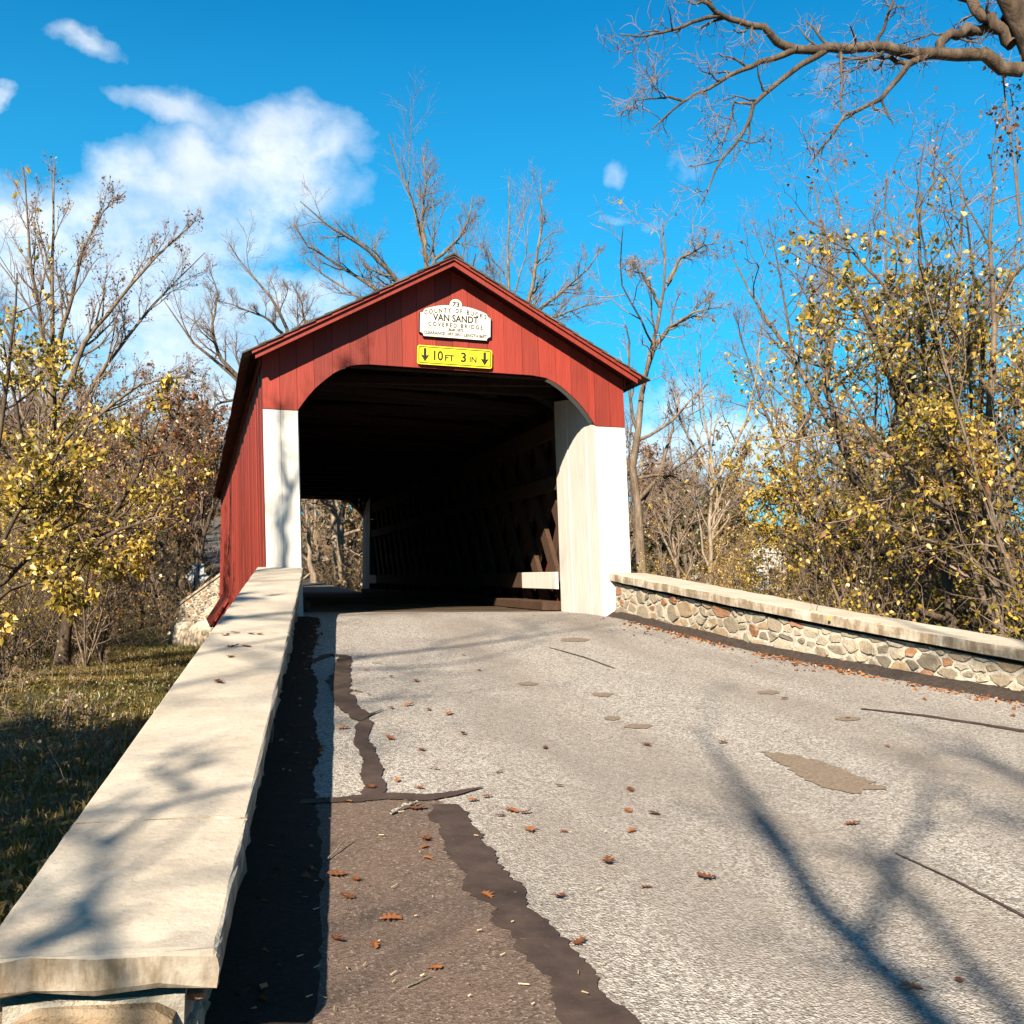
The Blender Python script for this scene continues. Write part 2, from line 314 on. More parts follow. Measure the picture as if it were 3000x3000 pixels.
# ------------------------------------------------------------------ layout curves
def zroad(y):
    y = np.asarray(y, float)
    return np.where(y < -.6, .081*y, np.where(y < .6, .081*(-(y-.6)**2)/2.4, 0.0)) * 1.0
LW0 = np.array([-2.02, 0.0, .61]); LW1 = np.array([-3.10, -10.365, -.445])
RWB = np.array([(2.19, .0), (2.33, -1.56), (2.5, -3.2), (2.74, -4.1), (3.0, -5.0), (3.35, -6.0), (3.9, -7.4), (4.7, -9.0)])
RWZ = np.array([.58, .435, .281, .172, .07, -.05, -.19, -.33])
def xl(y): return LW0[0] + np.clip(-np.asarray(y, float)/10.365, 0, 1)*(LW1[0]-LW0[0])
def xr(y): return np.interp(-np.asarray(y, float), -RWB[:, 1], RWB[:, 0])
def smooth(a, b, x): t = np.clip((x-a)/(b-a), 0, 1); return t*t*(3-2*t)
def far_xc(y): t = np.clip((y-23)/27, 0, 4); return -1.45*t**1.2
def far_z(y): t = np.clip(y-23, 0, 90); return .02*t+.0016*t*t
def vnoise(x, y, s, seed=0):
    x = np.asarray(x, float)/s+seed*17.3; y = np.asarray(y, float)/s+seed*9.1
    def h(i, j): v = np.sin(i*127.1+j*311.7+seed*74.7)*43758.5453; return v-np.floor(v)
    i, j = np.floor(x), np.floor(y); u, v = x-i, y-j; u = u*u*(3-2*u); v = v*v*(3-2*v)
    return (h(i, j)*(1-u)+h(i+1, j)*u)*(1-v)+(h(i, j+1)*(1-u)+h(i+1, j+1)*u)*v
def ground_z(x, y):
    x = np.asarray(x, float); y = np.asarray(y, float)
    left = np.interp(y, [-60, -20, -9, 5, 18, 26, 45, 80, 130, 220], [-2.2, -1.5, -1.28, -1.5, -2.0, -1.9, .6, 3.6, 8, 14])
    right = np.interp(y, [-60, -12, -5, 6, 18, 26, 45, 80, 130, 220], [-2.2, -1.2, -1.1, -1.6, -2.2, -1.9, .9, 4.5, 9, 15])
    low = np.where(x < 0, left, right) if True else left
    t = smooth(-3, 3, x); low = left*(1-t)+right*t
    low = low + (vnoise(x, y, 2.7, 1)-.5)*.28*smooth(0, 4, np.abs(x)-2) + (vnoise(x, y, 9, 2)-.5)*.5*smooth(8, 30, np.hypot(x, y))
    low = low + smooth(18, 90, -x)*2.2*smooth(-30, 40, y) - smooth(14, 32, x)*2.6*smooth(5, 40, y)*(1-smooth(85, 140, y))
    # approach road embankment held by the parapets
    wid = np.where(y < -10.4, 2.5, np.where(y > 1.2, .3, .16))
    inl = smooth(-1, 1, (x-(xl(y)-.28))/wid); inr = 1-smooth(-1, 1, (x-(xr(y)+.26))/np.where(y < -9, 2.5, .16))
    along = 1-smooth(1.0, 1.5, y)
    k = inl*inr*along
    z = low*(1-k)+(zroad(np.minimum(y, 0))-.06)*k
    # far road bench
    kk = (1-smooth(2.1, 2.9+.5*smooth(26, 40, y), np.abs(x-far_xc(y))))*smooth(23.6, 25.0, y)
    return z*(1-kk)+(far_z(y)-.06)*kk

# ------------------------------------------------------------------ ground sheet and roads
def axis(*spans):
    a = []
    for lo, hi, st in spans: a += list(np.arange(lo, hi, st))
    return np.array(a+[spans[-1][1]])
gx = axis((-900, -200, 100), (-200, -60, 14), (-60, -14, 2), (-14, 8, .3), (8, 60, 2), (60, 200, 14), (200, 900, 100))
gy = axis((-300, -60, 30), (-60, -14, 2), (-14, 26, .3), (26, 90, 2), (90, 230, 10), (230, 1500, 120))
GX, GY = np.meshgrid(gx, gy); GZ = ground_z(GX, GY)
def grid_faces(nr, nc):
    i = np.arange((nr-1)*nc).reshape(nr-1, nc)[:, :-1].ravel(); return np.stack([i, i+1, i+nc+1, i+nc], 1)
g = link('ground', npmesh('ground', np.stack([GX, GY, GZ], -1).reshape(-1, 3), grid_faces(len(gy), len(gx)), True), SOIL); tag(g, kind='structure')
ys = np.concatenate([np.arange(-60, -12, 4.0), np.arange(-12, 1.6, .3), [1.62]])
rows = []
for y in ys:
    a, b = xl(y)-(.12 if y > -10.4 else .5), xr(y)+(.10 if y > -8.6 else .8)
    rows.append([(a+(b-a)*t, y, float(zroad(y))) for t in np.linspace(0, 1, 9)])
road = link('road', npmesh('road', np.array(rows).reshape(-1, 3), grid_faces(len(ys), 9), True), ROAD); tag(road, kind='structure')
ys = np.arange(22.9, 95, 1.2)
rows = [[(far_xc(y)+t, y, float(far_z(y))+.0) for t in np.linspace(-2.0, 2.0, 5)] for y in ys]
fr = link('far_road', npmesh('far_road', np.array(rows).reshape(-1, 3), grid_faces(len(ys), 5), True), FARROAD); tag(fr, kind='structure')

# ---- marks on the road: patches, filled cracks
def road_pt(px, py):
    d = ray(px, py); t = -CAM[2]/(d[2]-.081*d[1]); t = (.081*CAM[1]-CAM[2])/(d[2]-.081*d[1]); return CAM+d*t
def jag(poly, step, amp, closed=True, seed=0):
    r_ = np.random.default_rng(seed); out = []; n = len(poly)
    for i in range(n if closed else n-1):
        a, b = np.array(poly[i]), np.array(poly[(i+1) % n]); L = np.linalg.norm(b-a); k = max(1, int(L/step))
        for j in range(k):
            p = a+(b-a)*j/k; out.append(p+np.r_[r_.normal(0, amp, 2), 0])
    if not closed: out.append(np.array(poly[-1]))
    for p in out: p[2] = .081*p[1]
    return out
def patch(name, pxs, material, lift, step=.05, amp=.012, seed=0):
    P = jag([road_pt(*p) for p in pxs], step, amp, True, seed)
    o = link(name, pydata(name, [(p[0], p[1], p[2]+lift) for p in P], [tuple(range(len(P)))]), material, road); return o
S = 3000/1932
def s2(l): return [(x*S, y*S) for x, y in l]
patch('asphalt_patch', s2([(440, 2080), (500, 1560), (545, 1516), (640, 1514), (740, 1506), (835, 1512), (900, 1600), (960, 1690), (1040, 1790), (1110, 1850), (1140, 1920), (1160, 1990), (1060, 2080)]), PATCH, .004, .05, .010, 1)
def seam(name, pts, widths, lift, seed):
    P = [road_pt(x*S, y*S) for x, y in pts]; dense = []; ws = []
    for i in range(len(P)-1):
        L = np.linalg.norm(P[i+1]-P[i]); k = max(2, int(L/.02))
        for j in range(k): dense.append(P[i]+(P[i+1]-P[i])*j/k); ws.append(widths[i]+(widths[i+1]-widths[i])*j/k)
    dense.append(P[-1]); ws.append(widths[-1]); D = np.array(dense); ws = np.array(ws)
    for _ in range(3): D[1:-1] = (D[:-2]+2*D[1:-1]+D[2:])/4
    tg = np.gradient(D, axis=0)[:, :2]; tg /= np.linalg.norm(tg, axis=1)[:, None]; nn = np.stack([-tg[:, 1], tg[:, 0]], 1); r_ = np.random.default_rng(seed)
    def wob():
        q = r_.normal(0, .16, len(D)); q = np.convolve(np.pad(q, 3, 'edge'), np.ones(7)/7, 'valid')+r_.normal(0, .018, len(D)); return .5+q*1.3
    e1 = D[:, :2]+nn*(ws*wob())[:, None]; e2 = D[:, :2]-nn*(ws*wob())[:, None]
    V = np.concatenate([np.c_[e1, .081*e1[:, 1]+lift], np.c_[e2, .081*e2[:, 1]+lift]]); n = len(D)
    F = np.array([(i, i+1, n+i+1, n+i) for i in range(n-1)])
    return link(name, npmesh(name, V, F), TAR, road)
seam('tar_seam', [(838, 1520), (872, 1590), (900, 1640), (960, 1715), (1030, 1790), (1075, 1840), (1105, 1900), (1130, 1960)], [.15, .20, .21, .18, .17, .17, .20, .21], .008, 2)
seam('tar_seam', [(530, 1518), (640, 1512), (730, 1505), (800, 1508), (860, 1500), (912, 1488)], [.07, .09, .10, .12, .07, .01], .011, 3)
seam('tar_seam', [(652, 1240), (640, 1290), (652, 1330), (690, 1365), (680, 1395), (700, 1440), (705, 1480), (695, 1508)], [.12, .17, .15, .10, .09, .11, .12, .11], .009, 4)
seam('tar_seam', [(676, 1362), (700, 1350), (722, 1341)], [.05, .03, .01], .013, 5)
seam('tar_seam', [(590, 1250), (622, 1236), (652, 1240)], [.06, .09, .11], .012, 6)
seam('tar_seam', [(1035, 1222), (1100, 1240), (1160, 1262)], [.02, .035, .015], .006, 8)
seam('tar_seam', [(1625, 1338), (1750, 1352), (1932, 1380), (2010, 1392)], [.05, .07, .10, .10], .006, 9)
seam('tar_seam', [(1690, 1612), (1800, 1662), (1950, 1740)], [.01, .02, .02], .006, 10)
def spot(px, py, rx, ry, seed):
    a = np.linspace(0, 2*np.pi, 14, endpoint=False); r_ = np.random.default_rng(seed)
    patch('repair_spot', [((px+rx*np.cos(t)*r_.uniform(.75, 1.1))*S, (py+ry*np.sin(t)*r_.uniform(.75, 1.1))*S) for t in a], SPOT, .005, .03, .006, seed)
for i, (px, py, rx, ry) in enumerate([(1155, 1356, 18, 4), (1205, 1371, 27, 5), (1135, 1311, 24, 4), (995, 1291, 20, 3.5), (1600, 1357, 26, 4), (1450, 1307, 26, 4), (1085, 1208, 30, 4)]): spot(px, py, rx, ry, 20+i)
patch('repair_spot', s2([(1435, 1418), (1500, 1425), (1580, 1448), (1650, 1478), (1665, 1490), (1600, 1496), (1540, 1482), (1490, 1455)]), SPOT, .0055, .04, .018, 40)

# dirt and rotted leaves in the left gutter, coloured dark to deepen the parapet's shade
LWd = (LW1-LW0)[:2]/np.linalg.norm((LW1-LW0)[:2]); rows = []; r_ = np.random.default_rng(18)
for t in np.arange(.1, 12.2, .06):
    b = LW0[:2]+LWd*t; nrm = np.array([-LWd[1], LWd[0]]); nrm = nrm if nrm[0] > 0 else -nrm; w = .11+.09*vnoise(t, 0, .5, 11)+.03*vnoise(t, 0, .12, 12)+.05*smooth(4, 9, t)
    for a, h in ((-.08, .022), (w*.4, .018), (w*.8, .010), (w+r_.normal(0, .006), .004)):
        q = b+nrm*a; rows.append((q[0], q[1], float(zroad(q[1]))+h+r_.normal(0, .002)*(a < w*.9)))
DIRTSHADE = mat('gutter_dirt_shade', lambda T: T.ramp(T.noise(world_co(T), 45, 6, .75), [(.3, (.022, .014, .010)), (.6, (.055, .036, .024)), (.8, (.13, .075, .04))]), .95, lambda T: (T.noise(world_co(T), 70, 5, .7), .9, .02))
link('gutter_dirt_shade', npmesh('gutter_dirt_shade', np.array(rows), grid_faces(len(rows)//4, 4), True), DIRTSHADE, road)

# ------------------------------------------------------------------ rubble stone faces
def clip(poly, n, c):
    out = []
    for i in range(len(poly)):
        a, b = poly[i], poly[(i+1) % len(poly)]; da, db = a@n-c, b@n-c
        if da <= 0: out.append(a)
        if da*db < 0: out.append(a+(b-a)*da/(da-db))
    return out
def rubble(U, top, bot, cell_w, cell_h, gap, seed, aspect=1.0):
    """irregular stone outlines on a strip 0..U; top(u), bot(u) give its height limits"""
    r_ = np.random.default_rng(seed); pts = []
    u = 0; H = max(top(x)-bot(x) for x in np.linspace(0, U, 20)); tries = 0
    while tries < 6000:
        tries += 1; p = np.array([r_.uniform(0, U), 0.0]); b, t = bot(p[0]), top(p[0]); p[1] = r_.uniform(b, t)
        sc = r_.choice([.45, .7, .95, 1.3])
        if all(((p[0]-q[0])/cell_w)**2+((p[1]-q[1])/cell_h)**2 > (.5*(sc+s_))**2 for q, s_ in pts): pts.append((p, sc))
    cells = []; wgt = np.array([1/cell_w, 1/cell_h])
    for i, (p, s_) in enumerate(pts):
        poly = [np.array([p[0]-cell_w*1.3, bot(p[0]-cell_w)]), np.array([p[0]+cell_w*1.3, bot(p[0]+cell_w)]), np.array([p[0]+cell_w*1.3, top(p[0]+cell_w)]), np.array([p[0]-cell_w*1.3, top(p[0]-cell_w)])]
        poly = clip(clip(poly, np.array([-1., 0]), 0), np.array([1., 0]), U)
        for j, (q, s2_) in enumerate(pts):
            if j == i or abs(q[0]-p[0]) > 3*cell_w: continue
            d = (q-p)*wgt; L = np.linalg.norm(d); f = .5+.5*(s_**2-s2_**2)/(L*L)*.35; f = min(max(f, .25), .75)
            nrm = d*wgt; mid = p+(q-p)*f; c = mid@nrm; poly = clip(poly, nrm/np.linalg.norm(nrm), c/np.linalg.norm(nrm)-gap*r_.uniform(.5, 1.3))
            if len(poly) < 3: break
        if len(poly) < 3: continue
        poly = clip(clip(poly, np.array([-1., 0]), -gap*.6), np.array([1., 0]), U-gap*.6)
        if len(poly) < 3: continue
        P = np.array(poly); area = .5*abs(np.dot(P[:, 0], np.roll(P[:, 1], 1))-np.dot(P[:, 1], np.roll(P[:, 0], 1)))
        if area < .1*cell_w*cell_h: continue
        for _ in range(1):                                     # cut the corners
            n_ = len(P); P = np.concatenate([[P[k]*.86+P[(k+1) % n_]*.14, P[k]*.14+P[(k+1) % n_]*.86] for k in range(n_)])
        P = P+r_.normal(0, max(gap*.34, .0055), P.shape); cells.append(P)
    return cells
def stones(cells, to3, parent, depth, seed, name='stone'):
    r_ = np.random.default_rng(seed)
    for P in cells:
        n = len(P); c = P.mean(0); d = depth*r_.uniform(.6, 1.5); tilt = r_.normal(0, .12, 2)
        V = []; 
        for k, (s_, h) in enumerate([(1.0, -.012), (.975, d*.6), (.88, d*.95)]):
            for p in P:
                q = c+(p-c)*s_; hh = h+(0 if k == 0 else ((q-c)@tilt))+r_.normal(0, d*.12 if k else 0); V.append(to3(q[0], q[1], hh))
        V.append(to3(c[0]+r_.normal(0, .01), c[1]+r_.normal(0, .01), d*r_.uniform(.8, 1.2)))
        F = [(k*n+i, k*n+(i+1) % n, (k+1)*n+(i+1) % n, (k+1)*n+i) for k in range(2) for i in range(n)]+[(2*n+i, 2*n+(i+1) % n, 3*n) for i in range(n)]
        o = link(name, fixn(pydata(name, V, F, False)), STONE, parent)

# ------------------------------------------------------------------ left parapet
lp = empty('stone_parapet', (LW1[0]-.28, LW1[1], -1.2), 'low stone parapet with wide pale concrete cap, shading the road beside it', 'parapet wall')
def keep(o, root): o.matrix_parent_inverse = Matrix.Translation(-root.location); return o
wdir = (LW1-LW0)[:2]; wlen = np.linalg.norm(wdir); wdir = wdir/wlen; wn = np.array([wdir[1], -wdir[0]])      # wn points away from the road
if wn[0] > 0: wn = -wn
CW = .57
def LP(t, across, dz):       # t along 0 (bridge) .. wlen (near end)
    b = LW0+(LW1-LW0)*(t/wlen); return np.array([b[0]+wn[0]*across, b[1]+wn[1]*across, b[2]+dz])
def strip_mesh(name, sec, ts, amp=0, seed=0, skew=(0, 0)):
    """sweep a section [(across,dz)] along the left parapet"""
    r_ = np.random.default_rng(seed); n = len(sec); V = []
    for k, t in enumerate(ts):
        for i, (a, dz) in enumerate(sec):
            tt = t+(skew[0] if k == 0 else skew[1] if k == len(ts)-1 else 0)*a
            V.append(LP(tt, a+r_.normal(0, amp), dz+r_.normal(0, amp)))
    F = [(k*n+i, k*n+(i+1) % n, (k+1)*n+(i+1) % n, (k+1)*n+i) for k in range(len(ts)-1) for i in range(n)]+[tuple(range(n)), tuple(range((len(ts)-1)*n, len(ts)*n))]
    return fixn(pydata(name, V, F))
def round_sec(x0, x1, z0, z1, r_=.014):
    return [(x0, z0+.004), (x0-.002, (z0+z1)/2), (x0, z1-r_), (x0+r_*.35, z1-r_*.35), (x0+r_, z1)]+[(x0+(x1-x0)*k/4, z1+.004) for k in (1, 2, 3)]+[(x1-r_, z1), (x1-r_*.35, z1-r_*.35), (x1, z1-r_), (x1+.002, (z0+z1)/2), (x1, z0+.004)]+[(x1-(x1-x0)*k/4, z0) for k in (1, 2, 3)]
JT = [0.012, 5.35, 9.43, wlen]                                # joints between the cap slabs
for i in range(3):
    a, b = JT[i]+(.012 if i == 1 else .006), JT[i+1]-(.012 if i == 0 else .006)
    if i == 2:
        ts = list(np.arange(a, b-.06, .09))+[b-.03, b-.012, b]; 
    else: ts = list(np.arange(a, b, .25))+[b]
    me = strip_mesh('cap_slab', round_sec(0, CW, -.085, 0), ts, .0016, 30+i)
    if i == 2:                                                # worn, rounded near end with a ragged lower lip
        n = len(round_sec(0, 1, 0, 1)); N = len(ts); r_ = np.random.default_rng(3)
        for k, sh in ((N-1, .82), (N-2, .97)):
            idx = range(k*n, (k+1)*n); zc = np.mean([me.vertices[j].co.z for j in idx])
            for j in idx:
                v = me.vertices[j].co; v.z = zc+(v.z-zc)*sh+r_.normal(0, .003)
                if v.z < zc: v.z += r_.normal(0, .008)
    o = keep(link('cap_slab', me, CONC, lp), lp)
    o.data.polygons.foreach_set('use_smooth', [False]*len(o.data.polygons))
keep(link('joint_mortar', strip_mesh('joint_mortar', [(.003, -.08), (.004, -.006), (.2, .003), (.4, .002), (CW-.004, -.006), (CW-.003, -.08)], [JT[2]-.007, JT[2]+.007], .0015, 5), MORTAR, lp), lp)
core = [(.085, -.135), (.085, -2.4), (CW-.06, -2.4), (CW-.06, -.135)]
keep(link('mortar_core', strip_mesh('mortar_core', core, [0.06]+list(np.arange(.5, wlen-.1, .5))+[wlen-.075], .004, 6), MORTAR, lp), lp)
keep(link('bed_joint_shade', strip_mesh('bed_joint_shade', [(.13, -.083), (.13, -.14), (CW-.10, -.14), (CW-.10, -.083)], [.08, wlen-.14]), KERB, lp), lp)  # recessed joint coloured near black to paint the shade under the cap
def lroad(t): p = LP(t, 0, 0); return float(zroad(p[1])-p[2])
cells = rubble(wlen-.2, lambda u: -.14, lambda u: lroad(u+.1)+.005, .26, .16, .014, 11)
stones(cells, lambda u, w, h: LP(u+.1, .085-h, w), lp, .018, 12)
cells = rubble(CW-.15, lambda u: -.14, lambda u: -1.0, .36, .2, .016, 14)
stones(cells, lambda u, w, h: LP(wlen-.075+h, .088+u, w), lp, .02, 15)
cells = rubble(6.0, lambda u: -.13, lambda u: -1.0, .34, .2, .018, 16)
stones(cells, lambda u, w, h: LP(wlen-6.1+u, CW-.06+h, w), lp, .024, 17)
for o in lp.children:
    if o.name.startswith('stone'): keep(o, lp)

# ------------------------------------------------------------------ right parapet
rp = empty('stone_parapet', (3.2, -4.5, -1.2), 'rubble stone parapet with sunlit face, white mortar and concrete cap, flaring beside leafy thicket', 'parapet wall')
acc = np.r_[0, np.cumsum(np.linalg.norm(np.diff(RWB, axis=0), axis=1))]; RL = acc[-1]
def RP(t, across, z=None, dz=0):
    y0 = np.interp(t, acc, RWB[:, 0]), np.interp(t, acc, RWB[:, 1]); e = .25
    a = np.array([np.interp(min(t+e, RL), acc, RWB[:, 0])-np.interp(max(t-e, 0), acc, RWB[:, 0]), np.interp(min(t+e, RL), acc, RWB[:, 1])-np.interp(max(t-e, 0), acc, RWB[:, 1])]); a /= np.linalg.norm(a)
    n = np.array([-a[1], a[0]])
    if n[0] < 0: n = -n
    zz = (np.interp(t, acc, RWZ) if z is None else z)+dz
    return np.array([y0[0]+n[0]*across, y0[1]+n[1]*across, zz])
def rstrip(name, sec, ts, amp=0, seed=0):
    r_ = np.random.default_rng(seed); n = len(sec)
    V = [RP(t, a+r_.normal(0, amp), None, dz+r_.normal(0, amp)) for t in ts for (a, dz) in sec]
    F = [(k*n+i, k*n+(i+1) % n, (k+1)*n+(i+1) % n, (k+1)*n+i) for k in range(len(ts)-1) for i in range(n)]+[tuple(range(n)), tuple(range((len(ts)-1)*n, len(ts)*n))]
    return fixn(pydata(name, V, F))
RJ = [-.0, 4.52, 9.2]; RJ[2] = RL
for i in range(2):
    a, b = RJ[i]+.004, RJ[i+1]-.004
    o = link('cap_slab', rstrip('cap_slab', round_sec(-.085, .50, -.11, 0), list(np.arange(a, b, .22))+[b], .002, 50+i), CONC, rp)
    o.data.polygons.foreach_set('use_smooth', [False]*len(o.data.polygons))
link('mortar_core', rstrip('mortar_core', [(0, -.15), (0, -2.6), (.44, -2.6), (.44, -.15)], [.02]+list(np.arange(.4, RL-.1, .35))+[RL-.05], .004, 52), MORTAR, rp)
link('bed_joint_shade', rstrip('bed_joint_shade', [(.05, -.108), (.05, -.155), (.40, -.155), (.40, -.108)], [.05]+list(np.arange(.4, RL-.1, .35))+[RL-.08], .003, 53), KERB, rp)  # dark strip in the recess, standing in for the cap's shadow line
def rroad(t): p = RP(t, 0); return float(zroad(p[1])-np.interp(t, acc, RWZ))
cells = rubble(RL-.1, lambda u: -.148, lambda u: rroad(u+.03)+.02, .25, .15, .014, 61)
stones(cells, lambda u, w, h: RP(u+.03, -h, None, w), rp, .015, 62)
for o in rp.children: keep(o, rp)
# asphalt fillet at the foot of the right parapet
r_ = np.random.default_rng(8); ts = np.arange(-.0, RL, .12); V = []
for t in ts:
    p = RP(t, 0); zr = float(zroad(p[1])); w = .08+.05*vnoise(t, 0, .5, 3)+.05*smooth(3, 7, t)
    for a, h in ((.02, .075), (-.03, .07+r_.normal(0, .006)), (-w*.6, .045+r_.normal(0, .006)), (-w, .012+r_.normal(0, .004)), (-w-.05+r_.normal(0, .012), -.01)):
        q = RP(t, a); V.append((q[0], q[1], float(zroad(q[1]))+h))
k = link('asphalt_kerb', npmesh('asphalt_kerb', V, grid_faces(len(ts), 5), True), KERB); tag(k, kind='structure')

# ------------------------------------------------------------------ covered bridge
A_, B_, ZB, ZT, LEN, OV = 2.451, 2.02, 2.60, 3.25, 23.1, .30
APX, EDX, EDZ = 4.62, 2.54, 3.233            # underside of roof boards: ridge height, eave half width, eave height
def bend(v):
    out = []
    for x, y, z in v:
        t = min(max(y/LEN, 0), 1)
        if x < 0: x = x-.38*t*min(abs(x)/A_, 1.2)
        x = x-.0446*(1-.85*t)*z
        z = z+.05*math.sin(math.pi*t)*(z > 1.5)*-1.6
        out.append((x, y, z))
    return out
br = empty('covered_bridge', (0, 0, 0), 'red timber covered bridge with white portal boards and arched opening', 'bridge')
def part(name, vf, material, parent=br, bev=0):
    v, f = vf; me = pydata(name, bend(v), f)
    if bev: bevel(me, bev)
    else: fixn(me)
    return link(name, me, material, parent)
def roof_z(x): return APX-(APX-EDZ)*abs(x)/EDX
AX = [0, .74, 1.118, 1.319, 1.45, 1.56, 1.68, 1.79, 1.90, 2.02]; AZ = [3.25, 3.25, 3.25, 3.225, 3.17, 3.10, 3.00, 2.90, 2.77, 2.60]
def arch(x): return float(np.interp(abs(x), AX, AZ))
def portal(yf, sgn, seed):
    """boards of a gable: yf front plane, sgn -1 = outer face towards -y"""
    r_ = random.Random(seed); xs = [-A_]
    stops = [-2.235, -B_]
    xs += stops; x = -B_
    while x < B_-.33: x += r_.uniform(.205, .262); xs.append(x)
    xs += [B_, 2.235, A_]
    for i in range(len(xs)-1):
        a, b = xs[i]+.0022, xs[i+1]-.0022; off = r_.uniform(-.004, .004); y0 = yf+off; th = .024*-sgn
        if abs((a+b)/2) > B_: bot = [(a, ZB+r_.uniform(-.006, .006)), (b, ZB+r_.uniform(-.006, .006))]
        else: bot = [(q, arch(q)) for q in np.linspace(a, b, 6)]
        mid = [(0, roof_z(0)-.01)] if a < 0 < b else []
        top = [(b, roof_z(b)-.01)]+mid+[(a, roof_z(a)-.01)]
        part('siding_board', prism_vf([(q, y0, z) for q, z in bot+top], (0, th, 0)), RED)
    for s_ in (-1, 1):                                        # white jamb boards
        for a, b in ((B_, 2.235), (2.235, A_)):
            y0 = yf+r_.uniform(-.003, .003); q = sorted((s_*a, s_*b))
            part('portal_board', prism_vf([(q[0]+.002, y0, -.03), (q[1]-.002, y0, -.03), (q[1]-.002, y0, ZB-.008), (q[0]+.002, y0, ZB-.008)], (0, .024*-sgn, 0)), WHITE)
        n = 9; dep = 1.72
        ye = [yf-sgn*(.026+dep*k/n) for k in range(n+1)]
        for k in range(n):                                     # white return boards inside the opening
            w = r_.uniform(0, .012); x0 = s_*(B_-w); y0, y1 = ye[k], ye[k+1]; zt = lambda y: 3.02+.22*(abs(y-yf))/dep if abs(y-yf) > .9 else 2.62+.52*min(abs(y-yf)/.9, 1)
            part('return_board', prism_vf([(x0, y0-sgn*.0015, -.04), (x0, y1+sgn*.0015, -.04), (x0, y1+sgn*.0015, zt(y1)), (x0, y0-sgn*.0015, zt(y0))], (s_*.022, 0, 0)), WHITE)
        # braces under the arch shoulders
        kx = np.linspace(1.36, 1.99, 9); lo_ = [(s_*(q+.012), yf-sgn*.05, arch(q)+.018) for q in kx]; hi_ = [(s_*(q+.035), yf-sgn*.05, arch(q)+.055) for q in kx[::-1]]
        part('arch_lining', prism_vf(lo_+hi_, (0, -sgn*.17, 0)), WHITE)
portal(0.0, -1, 3); portal(LEN, 1, 4)
for yf, sgn in ((0.0, -1), (LEN, 1)):                         # rake boards under the overhang, two steps, and soffit
    for s_ in (-1, 1):
        for nm, drop0, drop1, yo, th in (('rake_board', -.02, .060, OV, .028), ('rake_moulding', -.075, -.012, OV+.032, .03)):
            ex = EDX+.0+(.04 if nm == 'rake_moulding' else 0)
            pts = [(0.0, yf+sgn*yo, APX-drop0), (s_*ex, yf+sgn*yo, roof_z(ex)-drop0), (s_*ex, yf+sgn*yo, roof_z(ex)-drop1-.008), (0.0, yf+sgn*yo, APX-drop1)]
            part(nm, prism_vf(pts, (0, -sgn*th, 0)), RED)
        part('soffit', prism_vf([(0, yf+sgn*.0, APX), (0, yf+sgn*(OV-.03), APX), (s_*EDX, yf+sgn*(OV-.03), EDZ), (s_*EDX, yf, EDZ)], (0, 0, .022)), SOFF)
